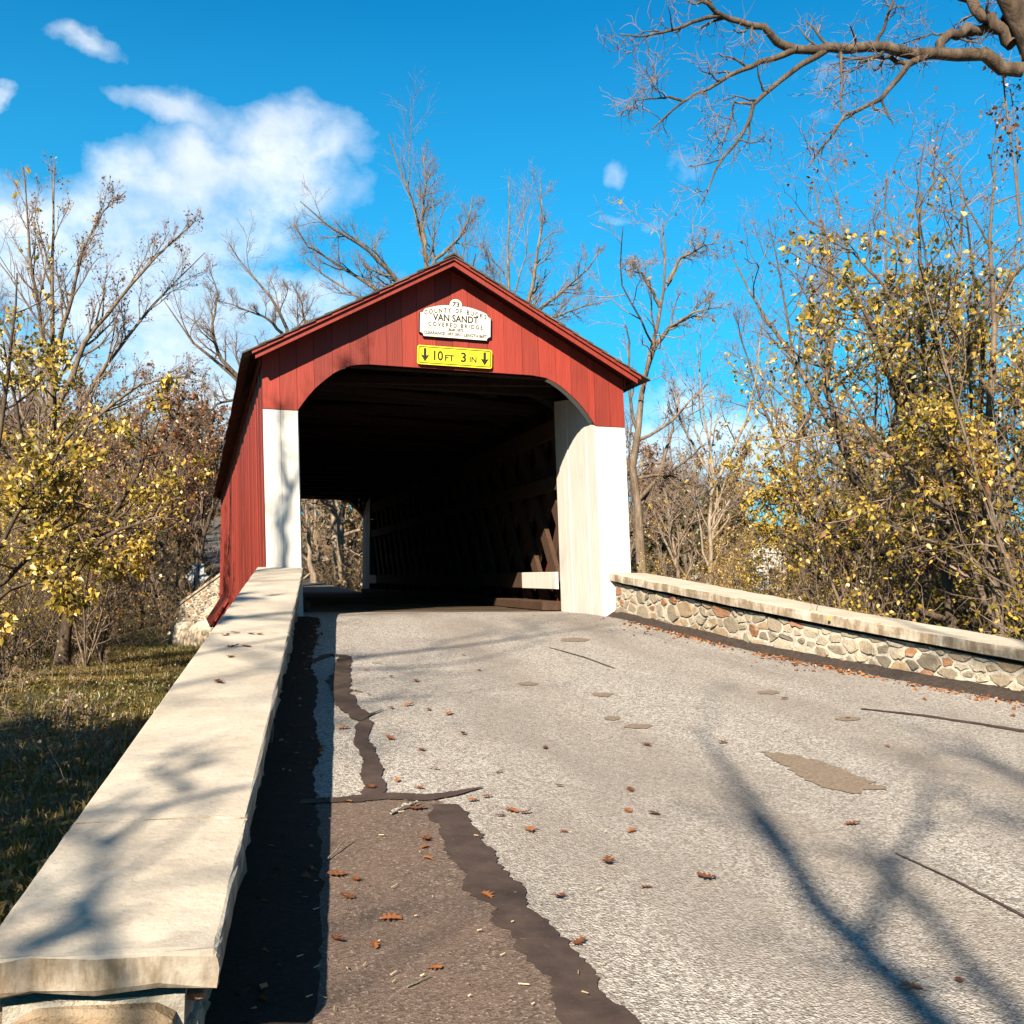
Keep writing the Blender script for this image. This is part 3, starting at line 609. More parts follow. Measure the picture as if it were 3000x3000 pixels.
for s_ in (-1, 1):
    part('roof_deck', prism_vf([(0, -OV, APX+.024), (0, LEN+OV, APX+.024), (s_*(EDX+.04), LEN+OV, roof_z(EDX+.04)+.024), (s_*(EDX+.04), -OV, roof_z(EDX+.04)+.024)], (0, 0, .03)), DKWOOD)
    n = 13; L = EDX+.07
    for k in range(n):                                        # shingle courses, each lapping the one below
        x0, x1 = L*k/n, L*(k+1)/n+.09; y0, y1 = -OV-.05-random.uniform(0, .012), LEN+OV+.04; nseg = 40; V = []
        lift0, lift1 = .056, .084
        for j in range(nseg+1):
            y = y0+(y1-y0)*j/nseg; w = random.uniform(-.012, .012)
            V += [(s_*x0, y, roof_z(x0)+lift0), (s_*(x1+w), y, roof_z(x1)+lift1), (s_*(x1+w), y, roof_z(x1)+lift1-.022), (s_*x0, y, roof_z(x0)+lift0-.012)]
        F = [(4*j+i, 4*j+(i+1) % 4, 4*j+4+(i+1) % 4, 4*j+4+i) for j in range(nseg) for i in range(4)]+[(0, 1, 2, 3), (4*nseg, 4*nseg+1, 4*nseg+2, 4*nseg+3)]
        part('shingle_course', (V, F), SHINGLE)
    part('ridge_cap', prism_vf([(0, -OV-.06, APX+.10), (s_*.13, -OV-.06, roof_z(.13)+.10), (s_*.13, -OV-.06, roof_z(.13)+.075), (0, -OV-.06, APX+.075)], (0, LEN+2*OV+.1, 0)), SHINGLE)
    # siding of the long sides, board by board
    y = .03; r_ = random.Random(5+s_)
    while y < LEN-.05:
        w = r_.uniform(.19, .27); y1 = min(y+w, LEN-.03); off = r_.uniform(-.007, .007); zb = -.55+r_.uniform(-.03, .03)
        x = s_*(A_+off); part('siding_board', prism_vf([(x, y+.0025, zb), (x, y1-.0025, zb), (x, y1-.0025, roof_z(A_)+.02), (x, y+.0025, roof_z(A_)+.02)], (-s_*.024, 0, 0)), RED)
        y = y1
    part('eave_fascia', prism_vf([(s_*(A_+.03), -.02, roof_z(A_)-.02), (s_*(A_+.03), LEN+.02, roof_z(A_)-.02), (s_*(A_+.03), LEN+.02, roof_z(A_)-.13), (s_*(A_+.03), -.02, roof_z(A_)-.13)], (-s_*.02, 0, 0)), RED)
    # timber lattice truss
    xt = s_*2.13
    for k in range(-3, 25):
        y0 = 1.0+k*.93
        for sg, xo in ((1, 0), (-1, .085)):
            ya, yb = (y0, y0+2.3) if sg > 0 else (y0+2.3, y0); za, zb = .02, 3.0
            def cutp(yv): return za+(zb-za)*(yv-ya)/(yb-ya)
            lo, hi = 1.76, LEN-1.76
            pa, pb = (ya, za), (yb, zb)
            if max(ya, yb) < lo+.2 or min(ya, yb) > hi-.2: continue
            if pa[0] < lo: pa = (lo, cutp(lo))
            if pa[0] > hi: pa = (hi, cutp(hi))
            if pb[0] < lo: pb = (lo, cutp(lo))
            if pb[0] > hi: pb = (hi, cutp(hi))
            d = np.array([pb[0]-pa[0], pb[1]-pa[1]]); d /= np.linalg.norm(d); n_ = np.array([-d[1], d[0]])*.13
            x0 = xt+s_*xo
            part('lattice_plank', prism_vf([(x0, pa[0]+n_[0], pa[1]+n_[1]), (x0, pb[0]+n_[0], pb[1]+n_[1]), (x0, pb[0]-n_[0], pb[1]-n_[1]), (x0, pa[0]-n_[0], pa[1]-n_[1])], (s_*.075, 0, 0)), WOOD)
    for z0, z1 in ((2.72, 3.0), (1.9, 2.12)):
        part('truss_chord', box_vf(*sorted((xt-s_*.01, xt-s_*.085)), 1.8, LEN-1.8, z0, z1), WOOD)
    part('floor_sill', box_vf(*sorted((s_*1.74, s_*2.1)), 1.82, LEN-1.82, .005, .15), WOOD, bev=.012)
    part('guard_rail', box_vf(*sorted((s_*1.955, s_*2.005)), 1.78, 3.55, .335, .60), WHITE, bev=.006)
    part('guard_rail', box_vf(*sorted((s_*1.957, s_*2.005)), 3.555, LEN-3.56, .34, .60), WOOD, bev=.006)
    part('guard_rail', box_vf(*sorted((s_*1.955, s_*2.005)), LEN-3.55, LEN-1.78, .335, .60), WHITE, bev=.006)
for k in range(19):                                           # tie beams, rafters, cross bracing of the roof
    y = .55+k*1.22
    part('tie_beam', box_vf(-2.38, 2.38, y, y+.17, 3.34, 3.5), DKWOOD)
    for s_ in (-1, 1): part('rafter', prism_vf([(0, y+.3, APX-.16), (s_*2.4, y+.3, roof_z(2.4)-.16), (s_*2.4, y+.3, roof_z(2.4)-.01), (0, y+.3, APX-.01)], (0, .1, 0)), DKWOOD)
    if k < 18:
        sg = 1 if k % 2 else -1
        part('roof_brace', prism_vf([(-2.2*sg, y+.18, 3.30), (2.2*sg, y+1.2, 3.30), (2.2*sg, y+1.2, 3.40), (-2.2*sg, y+.18, 3.40)], (.0, .11, 0)), DKWOOD)
y = 1.63; r_ = random.Random(9)
while y < LEN-.1:
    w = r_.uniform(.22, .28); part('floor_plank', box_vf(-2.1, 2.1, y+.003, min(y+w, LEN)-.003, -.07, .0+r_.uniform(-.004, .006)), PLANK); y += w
# flared skirt low on the upstream side and trim band
part('skirt_band', prism_vf([(-A_-.035, 8, -.14), (-A_-.035, LEN, -.14), (-A_-.035, LEN, -.03), (-A_-.035, 8, -.03)], (.02, 0, 0)), RED)
part('skirt_flare', ([(-2.46, 13, -.10), (-2.46, 18, -.10), (-2.82, 18, -.74), (-2.82, 13, -.74), (-2.46, 13, -.74), (-2.46, 18, -.74)], [(0, 1, 2, 3), (0, 3, 4), (1, 5, 2), (0, 4, 5, 1), (3, 2, 5, 4)]), RED)
part('skirt_trim', prism_vf([(-2.47, 12.95, -.06), (-2.85, 12.95, -.74), (-2.89, 12.95, -.72), (-2.50, 12.95, -.02)], (0, 5.1, 0)), RED)
for s_ in (-1, 1):
    part('stringer', box_vf(*sorted((s_*1.5, s_*2.3)), 1.3, LEN-1.3, -.42, -.075), WOOD)
for y0, y1 in ((.03, 1.6), (LEN-1.6, LEN-.03)):
    ab = empty('bridge_abutment', (0, y0, -2.5), 'rubble stone abutment carrying the %s end of the covered bridge' % ('parapet' if y0 < 1 else 'wooded'), 'abutment')
    v, f = box_vf(-2.4, 2.4, y0+.03, y1, -2.6, -.075); keep(link('mortar_core', fixn(pydata('mortar_core', v, f)), MORTAR, ab), ab)
    cs = rubble(y1-y0-.05, lambda u: -.6, lambda u: -2.3, .4, .25, .02, 90+int(y0)); stones(cs, lambda u, w, h: np.array([-2.4-h, y0+.05+u, w]), ab, .02, 91)
    for o in ab.children: keep(o, ab)

# ------------------------------------------------------------------ signs on the gable
dg = bpy.context.evaluated_depsgraph_get()
def text_mesh(s, size=1.0):
    c = bpy.data.curves.new('lettering', 'FONT'); c.body = s; c.size = size; c.extrude = .0012; c.offset = .022; c.resolution_u = 3
    o = bpy.data.objects.new('lettering', c); COL.objects.link(o); dg_ = bpy.context.evaluated_depsgraph_get(); dg_.update()
    me = bpy.data.meshes.new_from_object(o.evaluated_get(dg_)); bpy.data.objects.remove(o); bpy.data.curves.remove(c); return me
def lettering(s, width, height, x, z, y, parent, material, arc=0.0, slant=0.0, bold=1.0):
    """one line of flat letters in the plane y, centred on x, cap height = height"""
    me = text_mesh(s); co = np.empty(len(me.vertices)*3, np.float32); me.vertices.foreach_get('co', co); co = co.reshape(-1, 3)
    w = co[:, 0].max()-co[:, 0].min(); h = co[:, 1].max()-min(0, co[:, 1].min()) if False else co[:, 1].max()
    X = (co[:, 0]-co[:, 0].min())/w*width-width/2; Z = co[:, 1]/h*height; X = X+slant*Z
    Zc = Z.copy()
    if arc: Z = Z-arc*((X+x)/.43)**2
    co2 = np.stack([X, co[:, 2]*0+np.sign(co[:, 2])*-.0010, Z], 1)
    me.vertices.foreach_set('co', co2.astype(np.float32).ravel()); me.update()
    o = link('lettering', me, material, parent); o.location = (x, y, z); return o
sx = -.107
sg = empty('bridge_plaque', (sx, -.040, 3.66), 'white scalloped plaque with dark rim reading COUNTY OF BUCKS VAN SANDT COVERED BRIDGE', 'sign')
def plaque_outline(k=1.0):
    W2, H = .492*k, .0
    pts = [(-.44, 0), (.44, 0)]
    for a in np.linspace(180, 90, 5): pts.append((.492+.052*math.cos(R(a)), .0+.052*math.sin(R(a))))
    pts += [(.492, .052), (.492, .315)]
    for a in np.linspace(270, 180, 5): pts.append((.492+.05*math.cos(R(a)), .365+.05*math.sin(R(a))))
    for t in np.linspace(0, 1, 7): pts.append((.40-.30*t, .385+.062*math.sin(t*math.pi*.5)))
    for a in np.linspace(-15, 195, 11): pts.append((.088*math.cos(R(a)), .455+.088*math.sin(R(a))))
    for t in np.linspace(1, 0, 7): pts.append((-(.40-.30*t), .385+.062*math.sin(t*math.pi*.5)))
    for a in np.linspace(0, -90, 5): pts.append((-.492+.05*math.cos(R(a)), .365+.05*math.sin(R(a))))
    for a in np.linspace(90, 0, 5): pts.append((-.492+.052*math.cos(R(a)), .052*math.sin(R(a))))
    return pts
out = []
for p in plaque_outline():
    if not out or np.hypot(p[0]-out[-1][0], p[1]-out[-1][1]) > 1e-4: out.append(p)
c0 = np.array([0, .22])
def ring(k, y): return [(q[0], y, q[1]+0) for q in (c0+(np.array(p)-c0)*k for p in out)]
v, f = prism_vf(ring(1.0, -.002), (0, .028, 0)); link('rim', fixn(pydata('rim', v, f)), BLACK, sg)
v, f = prism_vf(ring(.972, -.009), (0, .006, 0)); link('panel', fixn(pydata('panel', v, f)), SIGNW, sg)
yt = -.0105
lettering('73', .095, .060, 0, .432, yt, sg, BLACK)
for wd_, wx, ww_ in (('C O U N T Y', -.244, .36), ('O F', .040, .09), ('B U C K S', .285, .27)): lettering(wd_, ww_, .060, wx, .345, yt, sg, BLACK, arc=.058)
lettering('VAN SANDT', .62, .090, 0, .226, yt, sg, BLACK)
lettering('C O V E R E D   B R I D G E', .74, .056, 0, .148, yt, sg, BLACK)
lettering('Built 1873', .20, .036, 0, .098, yt, sg, BLACK, slant=.35)
lettering('CLEARANCE 10FT 3IN - LENGTH 86FT', .86, .042, 0, .036, yt, sg, BLACK)
for a, b in ((-.38, -.12), (.12, .38)):
    v, f = box_vf(a, b, yt-.0008, yt+.0012, .108, .1105); link('rule_line', fixn(pydata('rule_line', v, f)), BROWNTXT, sg)
ysn = empty('clearance_sign', (-.110, -.050, 3.288), 'fluorescent yellow clearance sign with black arrows reading 10FT 3IN under the plaque', 'sign')
def rrect(w, h, r_, y, z0=0, n=5):
    pts = []
    for cx, cz, a0 in ((w/2-r_, z0+r_, -90), (w/2-r_, z0+h-r_, 0), (-w/2+r_, z0+h-r_, 90), (-w/2+r_, z0+r_, 180)):
        for a in np.linspace(a0, a0+90, n): pts.append((cx+r_*math.cos(R(a)), y, cz+r_*math.sin(R(a))))
    return pts
SW, SH = 1.015, .254
v, f = prism_vf(rrect(SW, SH, .03, 0), (0, .012, 0)); link('panel', fixn(pydata('panel', v, f)), SIGNY, ysn)
a_ = rrect(SW-.032, SH-.032, .024, -.0015, .016); b_ = rrect(SW-.054, SH-.054, .015, -.0015, .027); n = len(a_)
link('border_line', pydata('border_line', a_+b_, [(i, (i+1) % n, n+(i+1) % n, n+i) for i in range(n)]), BLACK, ysn)
for cx in (-.405, .405):
    zc = .127; pl_ = [(cx-.018, .215), (cx-.018, .118), (cx-.06, .132), (cx, .036), (cx+.06, .132), (cx+.018, .118), (cx+.018, .215)]
    v, f = prism_vf([(x, -.0016, z) for x, z in pl_], (0, .001, 0)); link('arrow', fixn(pydata('arrow', v, f)), BLACK, ysn)
lettering('10', .125, .125, -.225, .068, -.0016, ysn, BLACK); lettering('FT', .125, .078, -.075, .068, -.0016, ysn, BLACK)
lettering('3', .072, .125, .115, .068, -.0016, ysn, BLACK); lettering('IN', .095, .078, .245, .068, -.0016, ysn, BLACK)

# ------------------------------------------------------------------ far side: wing wall, sign, house
ww = empty('wing_wall', (-3.6, 24, -2.4), 'whitewashed rubble wing wall stepping down from the far end of the red bridge', 'wall')
W0, W1 = np.array([-2.80, 23.2]), np.array([-4.15, 24.6]); wd = W1-W0; wl = np.linalg.norm(wd); wd /= wl; wnn = np.array([wd[1], -wd[0]])
if wnn[1] > 0: wnn = -wnn
def WP(u, w, h): return np.array([*(W0+wd*u+wnn*h), w])
def wtop(u): return .62-1.05*u/wl
v = [WP(u, z, h) for u in (0, wl) for (z, h) in ((-2.5, 0), (wtop(u)-.07, 0), (wtop(u)-.07, -.4), (-2.5, -.4))]
link('mortar_core', fixn(pydata('mortar_core', v, [(0, 1, 5, 4), (1, 2, 6, 5), (2, 3, 7, 6), (3, 0, 4, 7), (0, 3, 2, 1), (4, 5, 6, 7)])), MORTAR, ww)
v = [WP(u, wtop(u)+z, h) for u in (-.05, wl+.05) for (z, h) in ((-.07, .06), (.02, .06), (.02, -.46), (-.07, -.46))]
link('cap_slab', fixn(pydata('cap_slab', v, [(0, 1, 5, 4), (1, 2, 6, 5), (2, 3, 7, 6), (3, 0, 4, 7), (0, 3, 2, 1), (4, 5, 6, 7)])), CONC, ww)
stones(rubble(wl, lambda u: wtop(u)-.1, lambda u: -1.1, .26, .15, .02, 71), WP, ww, .03, 72)
prof = [(0, -1.05), (.10, -1.08), (.26, -1.3), (.33, -1.7), (.30, -2.4), (0, -2.4)]; us = np.linspace(-.15, wl+.12, 12); r_ = np.random.default_rng(4)
V = [WP(u, z+r_.normal(0, .04), h+r_.normal(0, .03)) for u in us for h, z in prof]; n = len(prof)
link('battered_footing', fixn(pydata('battered_footing', V, [(k*n+i, k*n+(i+1) % n, (k+1)*n+(i+1) % n, (k+1)*n+i) for k in range(11) for i in range(n)]+[tuple(range(n)), tuple(range(11*n, 12*n))])), CONC, ww)
for o in ww.children: keep(o, ww)
sp = at(578, 1680, 42)
rs = empty('road_sign', (sp[0], sp[1], ground_z(sp[0], sp[1])), 'bare metal backs of a diamond and a square road sign beyond the bridge', 'sign')
hz = sp[2]-rs.location.z
v, f = prism_vf([(-.50, .03, hz-.12), (-.02, .03, hz-.60), (.46, .03, hz-.12), (-.02, .03, hz+.36)], (0, .004, 0)); link('diamond_plate', fixn(pydata('diamond_plate', v, f)), METAL, rs)
v, f = box_vf(-.20, .26, -.012, -.008, hz-.32, hz+.40); link('square_plate', fixn(pydata('square_plate', v, f)), METAL, rs)
for x, t in ((.05, .36), (-.10, -.10)):
    v, f = box_vf(x-.025, x+.025, -.05, -.014, -.4, hz+t); link('post', fixn(pydata('post', v, f)), DARK, rs)
hp = at(2235, 1640, 80); hs = empty('far_house', (hp[0], hp[1], ground_z(hp[0], hp[1])), 'small white gabled house half hidden behind the thicket', 'house')
hb = float(at(2235, 1553, 80)[2]-ground_z(hp[0], hp[1]))
v, f = prism_vf([(-2.1, 0, -1), (2.1, 0, -1), (2.1, 0, hb-2.2), (0, 0, hb), (-2.1, 0, hb-2.2)], (0, 8, 0)); link('wall', fixn(pydata('wall', v, f)), HOUSEW, hs)
for s_ in (-1, 1):
    v, f = prism_vf([(0, -.3, hb+.05), (s_*2.5, -.3, hb-2.55), (s_*2.5, 8.3, hb-2.55), (0, 8.3, hb+.05)], (0, 0, .16)); link('roof', fixn(pydata('roof', v, f)), HROOF, hs)
for x in (-1.0, 1.0):
    for z in (.5,):
        v, f = box_vf(x-.4, x+.4, -.05, .02, z, z+1.2); w_ = link('window', fixn(pydata('window', v, f)), GLASSD, hs)

# ------------------------------------------------------------------ tree growing
def resample(P, n):
    P = np.asarray(P, float); s_ = np.r_[0, np.cumsum(np.linalg.norm(np.diff(P, axis=0), axis=1))]; t = np.linspace(0, s_[-1], n)
    return np.stack([np.interp(t, s_, P[:, i]) for i in range(3)], 1)
def unit(v): return v/np.maximum(np.linalg.norm(v, axis=-1, keepdims=True), 1e-9)
def sprout(P, Rd, m_, g, n, t0=.25, ang=(35, 65), ratio=.5, upb=.1, wig=.18, rmin=.003, rr=.62, t1=1.0, lmin=.15):
    N, k, _ = P.shape; idx = np.repeat(np.arange(N), m_); M = len(idx)
    t = t0+(t1-t0)*((np.tile(np.arange(m_), N)+g.uniform(0, 1, M))/m_); f = t*(k-1); i = np.minimum(f.astype(int), k-2); u = (f-i)[:, None]
    pos = P[idx, i]*(1-u)+P[idx, i+1]*u; tan = unit(P[idx, i+1]-P[idx, i]); rp_ = Rd[idx, i]*(1-u[:, 0])+Rd[idx, i+1]*u[:, 0]
    L = np.linalg.norm(np.diff(P, axis=1), axis=2).sum(1)[idx]*ratio*(1.1-.55*t)*g.uniform(.6, 1.25, M); L = np.maximum(L, lmin)
    rnd = g.normal(0, 1, (M, 3)); perp = unit(rnd-(rnd*tan).sum(1, keepdims=True)*tan); a = np.radians(g.uniform(*ang, M))[:, None]
    d = unit(tan*np.cos(a)+perp*np.sin(a)+np.array([0, 0, upb])); Q = np.empty((M, n, 3)); Q[:, 0] = pos; st = (L/(n-1))[:, None]
    for j in range(1, n):
        d = unit(d+g.normal(0, wig, (M, 3))+np.array([0, 0, upb*.6])); Q[:, j] = Q[:, j-1]+d*st
    r0_ = np.maximum(np.minimum(rp_*rr, L*.045+.002), rmin); RR = r0_[:, None]*np.linspace(1, .3, n)[None]; RR = np.maximum(RR, rmin*.6)
    return Q, RR
def tube(P, Rd, k):
    N, n, _ = P.shape; T = np.empty_like(P); T[:, 1:-1] = P[:, 2:]-P[:, :-2]; T[:, 0] = P[:, 1]-P[:, 0]; T[:, -1] = P[:, -1]-P[:, -2]; T = unit(T)
    ref = np.where(np.abs(unit(P[:, -1]-P[:, 0])[:, 2:3]) > .7, np.array([[1., 0, 0]]), np.array([[0, 0, 1.]]))[:, None, :]
    U = unit(np.cross(T, np.broadcast_to(ref, T.shape))); V = np.cross(T, U); a = np.arange(k)*2*np.pi/k
    ring = P[:, :, None]+Rd[:, :, None, None]*(np.cos(a)[None, None, :, None]*U[:, :, None]+np.sin(a)[None, None, :, None]*V[:, :, None])
    b = (np.arange(N)[:, None, None]*n+np.arange(n-1)[None, :, None])*k; i = np.arange(k)[None, None, :]; i2 = (i+1) % k
    F = np.stack([b+i, b+i2, b+k+i2, b+k+i], -1).reshape(-1, 4); return ring.reshape(-1, 3), F
def tubes(parts):
    vs, fs, o = [], [], 0
    for P, Rd, k in parts:
        v, f = tube(P, Rd, k); vs.append(v); fs.append(f+o); o += len(v)
    return np.concatenate(vs), np.concatenate(fs)
LEAF = np.array([(0, 0, 0), (-.34, .22, .08), (-.26, .52, .05), (0, 1.0, -.14), (.26, .52, .05), (.34, .22, .08), (0, .42, -.04)])
LEAFF = np.array([(0, 6, 2, 1), (6, 3, 2, 2), (0, 5, 4, 6), (6, 4, 3, 3)]); LEAFT = np.array([(0, 6, 1), (1, 6, 2), (6, 3, 2), (0, 5, 6), (5, 4, 6), (6, 4, 3)])
LEAF2 = np.array([(0, 0, 0), (-.33, .38, .07), (0, 1.0, -.08), (.33, .38, .07)]); LEAF2T = np.array([(0, 3, 1), (1, 3, 2)])
def leaves(pos, size, g, droop=.5, simple=False, flat=0.0):
    N = len(pos); L, T = (LEAF2, LEAF2T) if simple else (LEAF, LEAFT); d = g.normal(0, 1, (N, 3)); d[:, 2] -= droop*1.4; Y = unit(d)
    r_ = g.normal(0, 1, (N, 3)); r_[:, 2] += flat; X = unit(np.cross(Y, r_)); Z = np.cross(X, Y); s_ = (size*g.uniform(.55, 1.25, N))[:, None, None]
    V = pos[:, None]+s_*(L[None, :, 0:1]*X[:, None]+L[None, :, 1:2]*Y[:, None]+L[None, :, 2:3]*Z[:, None])
    F = (np.arange(N)*len(L))[:, None, None]+T[None]; return V.reshape(-1, 3), F.reshape(-1, 3), len(L)
def tri_budget(): return sum(len(m_.polygons) for m_ in bpy.data.meshes)
def spread(P, g, count, lo=.2):
    N, n, _ = P.shape; i = g.integers(0, N, count); t = g.uniform(lo, 1, count)*(n-1); k = np.minimum(t.astype(int), n-2); u = (t-k)[:, None]
    return P[i, k]*(1-u)+P[i, k+1]*u
def build_tree(name, base, label, stems, g, lv, bark=BARK, twig=TWIG, leaf=None, group=None, cat='tree', skip0=False):
    """stems: list of (points Nx3 relative to base, r0, r1). lv: list of sprout settings. leaf: list of (material, count, size, level, filter, colour range)"""
    root = empty(name, base, label, cat, group); n0 = 14
    P = np.stack([resample(p, n0) for p, _, _ in stems]); Rd = np.stack([np.linspace(0, 1, n0)**.8*(b-a)+a for _, a, b in stems])
    P[:, 1:-1] += g.normal(0, 1, P[:, 1:-1].shape)*Rd[:, 1:-1, None]*.35
    flare = 1+.45*np.exp(-np.arange(n0)/1.0); Rd[0] *= flare
    levels = [(P, Rd)]
    for li_, s_ in enumerate(lv):
        s_ = dict(s_); src = s_.pop('src', None); q = levels[-1] if src is None else levels[src]
        Q_ = sprout(q[0], q[1], g=g, **s_)
        if skip0 and li_ == 0: Q_ = (Q_[0][s_['m_']:], Q_[1][s_['m_']:])
        levels.append(Q_)
    v, f = tubes([(*levels[0], 9)]+([(*levels[1], 6)] if len(levels) > 1 else [])); link('trunk', npmesh('trunk', v, f, True), bark, root)
    if len(levels) > 2:
        v, f = tubes([(*q, 4 if i == 0 else 3) for i, q in enumerate(levels[2:])]); link('crown', npmesh('crown', v, f, True), twig, root)
    for (mt, count, size, lev, filt, lo, hi, nm) in (leaf or []):
        pos = spread(levels[lev][0], g, count*3)
        if filt is not None: pos = pos[filt(pos)]
        pos = pos[:count]+g.normal(0, size*.35, (min(count, len(pos)), 3))
        if len(pos) == 0: continue
        v, f, kk = leaves(pos, size, g, .55, simple=size < .07); c = g.uniform(lo, hi, len(pos))
        link(nm, npmesh(nm, v, f, False, np.repeat(c, kk)), mt, root)
    return root
def px_stem(pts, d, base, r0_, r1_):
    """a stem measured on the photograph at distance d (m), relative to base"""
    dd = d if isinstance(d, (list, tuple)) else [d]*len(pts)
    return (np.array([at(x, y, q) for (x, y), q in zip(pts, dd)])-base, r0_, r1_)
def gbase(px, py, d):
    p = at(px, py, d); p[2] = ground_z(p[0], p[1])-.05; return p

# ---- leafy yellow tree on the left bank
g = np.random.default_rng(21); b = gbase(181, 1945, 23.5)
st = [px_stem([(181, 1948), (188, 1800), (192, 1730), (170, 1640), (150, 1450), (160, 1200), (158, 1000)], [23.5, 23.5, 23.5, 23.4, 23.2, 23, 22.6], b, .145, .02),
      px_stem([(192, 1735), (215, 1650), (270, 1580), (345, 1480), (400, 1400), (430, 1330), (470, 1220)], [23.5, 23.5, 23.4, 23.2, 23, 22.8, 22.5], b, .095, .015),
      px_stem([(185, 1760), (150, 1640), (100, 1500), (70, 1300), (40, 1150), (10, 1000)], [23.5, 23.3, 23, 22.4, 22, 21.6], b, .09, .015),
      px_stem([(165, 1640), (110, 1560), (30, 1500), (-60, 1460)], [23.3, 22.8, 22.2, 21.8], b, .05, .012),
      px_stem([(175, 1690), (230, 1640), (300, 1620), (370, 1640)], [23.4, 23, 22.4, 22], b, .045, .01)]
lowf = lambda q: (q[:, 2] < 8.2) & (q[:, 2] > .8)
build_tree('box_elder_tree', b, 'yellow leaved tree with dark forked trunk on the grassy bank left of the bridge', st, g,
           [dict(m_=9, n=8, t0=.15, ratio=.42, ang=(35, 70), upb=.05, wig=.16), dict(m_=7, n=6, ratio=.48, upb=.02, wig=.2), dict(m_=5, n=5, ratio=.5, upb=-.05, wig=.25, rmin=.004)],
           BARKD, TWIG, [(L_YEL, 5600, .115, 3, lowf, .0, .95, 'foliage'), (L_YEL, 160, .16, 3, lambda q: q[:, 2] >= 5.0, .4, 1, 'foliage')])
g = np.random.default_rng(23); b = gbase(-60, 2000, 17)
st = [px_stem([(-60, 2000), (-50, 1700), (-20, 1400), (20, 1150), (40, 950), (50, 800)], 17, b, .10, .012), px_stem([(-50, 1700), (40, 1520), (130, 1400), (190, 1300)], [17, 16.6, 16.2, 16], b, .05, .01), px_stem([(-55, 1800), (40, 1720), (130, 1690), (210, 1720)], [17, 16.5, 16, 15.8], b, .045, .01)]
build_tree('hackberry_tree', b, 'yellow leafed tree at the edge of the wood beside the forked tree', st, g,
           [dict(m_=9, n=8, t0=.15, ratio=.42, ang=(35, 70), upb=.05, wig=.16), dict(m_=7, n=6, ratio=.48, upb=.02, wig=.2), dict(m_=5, n=5, ratio=.5, upb=-.05, wig=.25, rmin=.004)],
           BARKD, TWIG, [(L_YEL, 2600, .11, 3, lambda q: q[:, 2] < 6.5, .0, .95, 'foliage')])
# ---- tall bare tree with seed clusters behind it
g = np.random.default_rng(22); b = gbase(160, 1850, 30)
st = [px_stem([(160, 1850), (150, 1500), (150, 1250), (158, 1050), (152, 800), (155, 600), (160, 470)], 30, b, .2, .012),
      px_stem([(155, 1150), (115, 950), (90, 750), (75, 560), (68, 490)], [30, 30, 29.8, 29.5, 29.2], b, .10, .012),
      px_stem([(155, 1080), (200, 900), (240, 740), (300, 620), (370, 560)], [30, 29.6, 29.2, 29, 28.8], b, .09, .012),
      px_stem([(160, 1200), (250, 1000), (360, 860), (470, 740), (570, 650)], [30, 30, 29.8, 29.5, 29], b, .11, .012),
      px_stem([(165, 1300), (300, 1080), (440, 900), (540, 800), (600, 740)], [30, 30.4, 30.6, 30.8, 31], b, .10, .012),
      px_stem([(160, 1400), (260, 1240), (400, 1130), (520, 1100), (600, 1120)], [30, 30, 29.5, 29, 28.5], b, .08, .012),
      px_stem([(150, 1250), (60, 1050), (-20, 900), (-90, 780)], [30, 29.6, 29.2, 29], b, .09, .012)]
build_tree('seed_hung_tree', b, 'tall bare tree with upright stems and brown seed clusters against the cloud', st, g,
           [dict(m_=13, n=8, t0=.2, t1=.9, ratio=.26, ang=(22, 45), upb=.14, wig=.10, rr=.55), dict(m_=8, n=5, ratio=.48, ang=(22, 48), upb=.14, wig=.14, rr=.5), dict(m_=7, n=3, ratio=.6, ang=(22, 50), upb=.12, wig=.18, rmin=.004, rr=.5)],
           BARK, TWIG, [(L_SEED, 2600, .075, 3, lambda q: (q[:, 0] > -.9) & (q[:, 2] > 2), 0, 1, 'seeds'), (L_YEL, 60, .2, 3, lambda q: (q[:, 2] > 4) & (q[:, 0] < 1), .5, 1, 'foliage')])
# ---- bare trees standing behind the bridge
LVB = [dict(m_=12, n=7, t0=.18, t1=.92, ratio=.28, ang=(26, 56), upb=.10, wig=.16, rr=.55), dict(m_=9, n=5, ratio=.55, ang=(26, 58), upb=.12, wig=.2, rr=.5), dict(m_=8, n=3, ratio=.6, ang=(26, 56), upb=.12, wig=.2, rmin=.0045, rr=.5)]
def bare(name, label, seed, base_px, d, stems, lv=LVB, bark=BARK, leaf=None):
    g = np.random.default_rng(seed); b = gbase(*base_px, d); S_ = []
    for pts, dd, r0_, r1_ in stems: S_.append(px_stem(pts, [d+q for q in dd] if isinstance(dd, list) else d+dd, b, r0_, r1_))
    S_[0][0][0] = (0, 0, -.1)
    return build_tree(name, b, label, S_, g, lv, bark, TWIG, leaf)
bare('bare_tree', 'crooked bare tree rising straight behind the ridge of the red bridge', 31, (1270, 1760), 44,
     [([(1270, 1760), (1262, 1300), (1258, 900), (1250, 760), (1230, 640), (1195, 560), (1165, 480), (1140, 395)], 0, .30, .02),
      ([(1256, 860), (1275, 760), (1345, 700), (1375, 640), (1385, 570)], [0, 0, -.5, -1, -1], .13, .018), ([(1250, 760), (1235, 640), (1250, 520), (1235, 430)], 0, .10, .016),
      ([(1262, 950), (1150, 800), (1060, 720), (960, 660), (880, 590)], [0, -1, -2, -3, -3.5], .15, .018), ([(1262, 1000), (1120, 860), (1010, 790), (900, 720), (860, 650)], [0, -.5, -1, -1, -1], .13, .018), ([(1262, 1060), (1100, 900), (1000, 840), (880, 760)], [0, 1, 1.5, 2], .12, .018)])
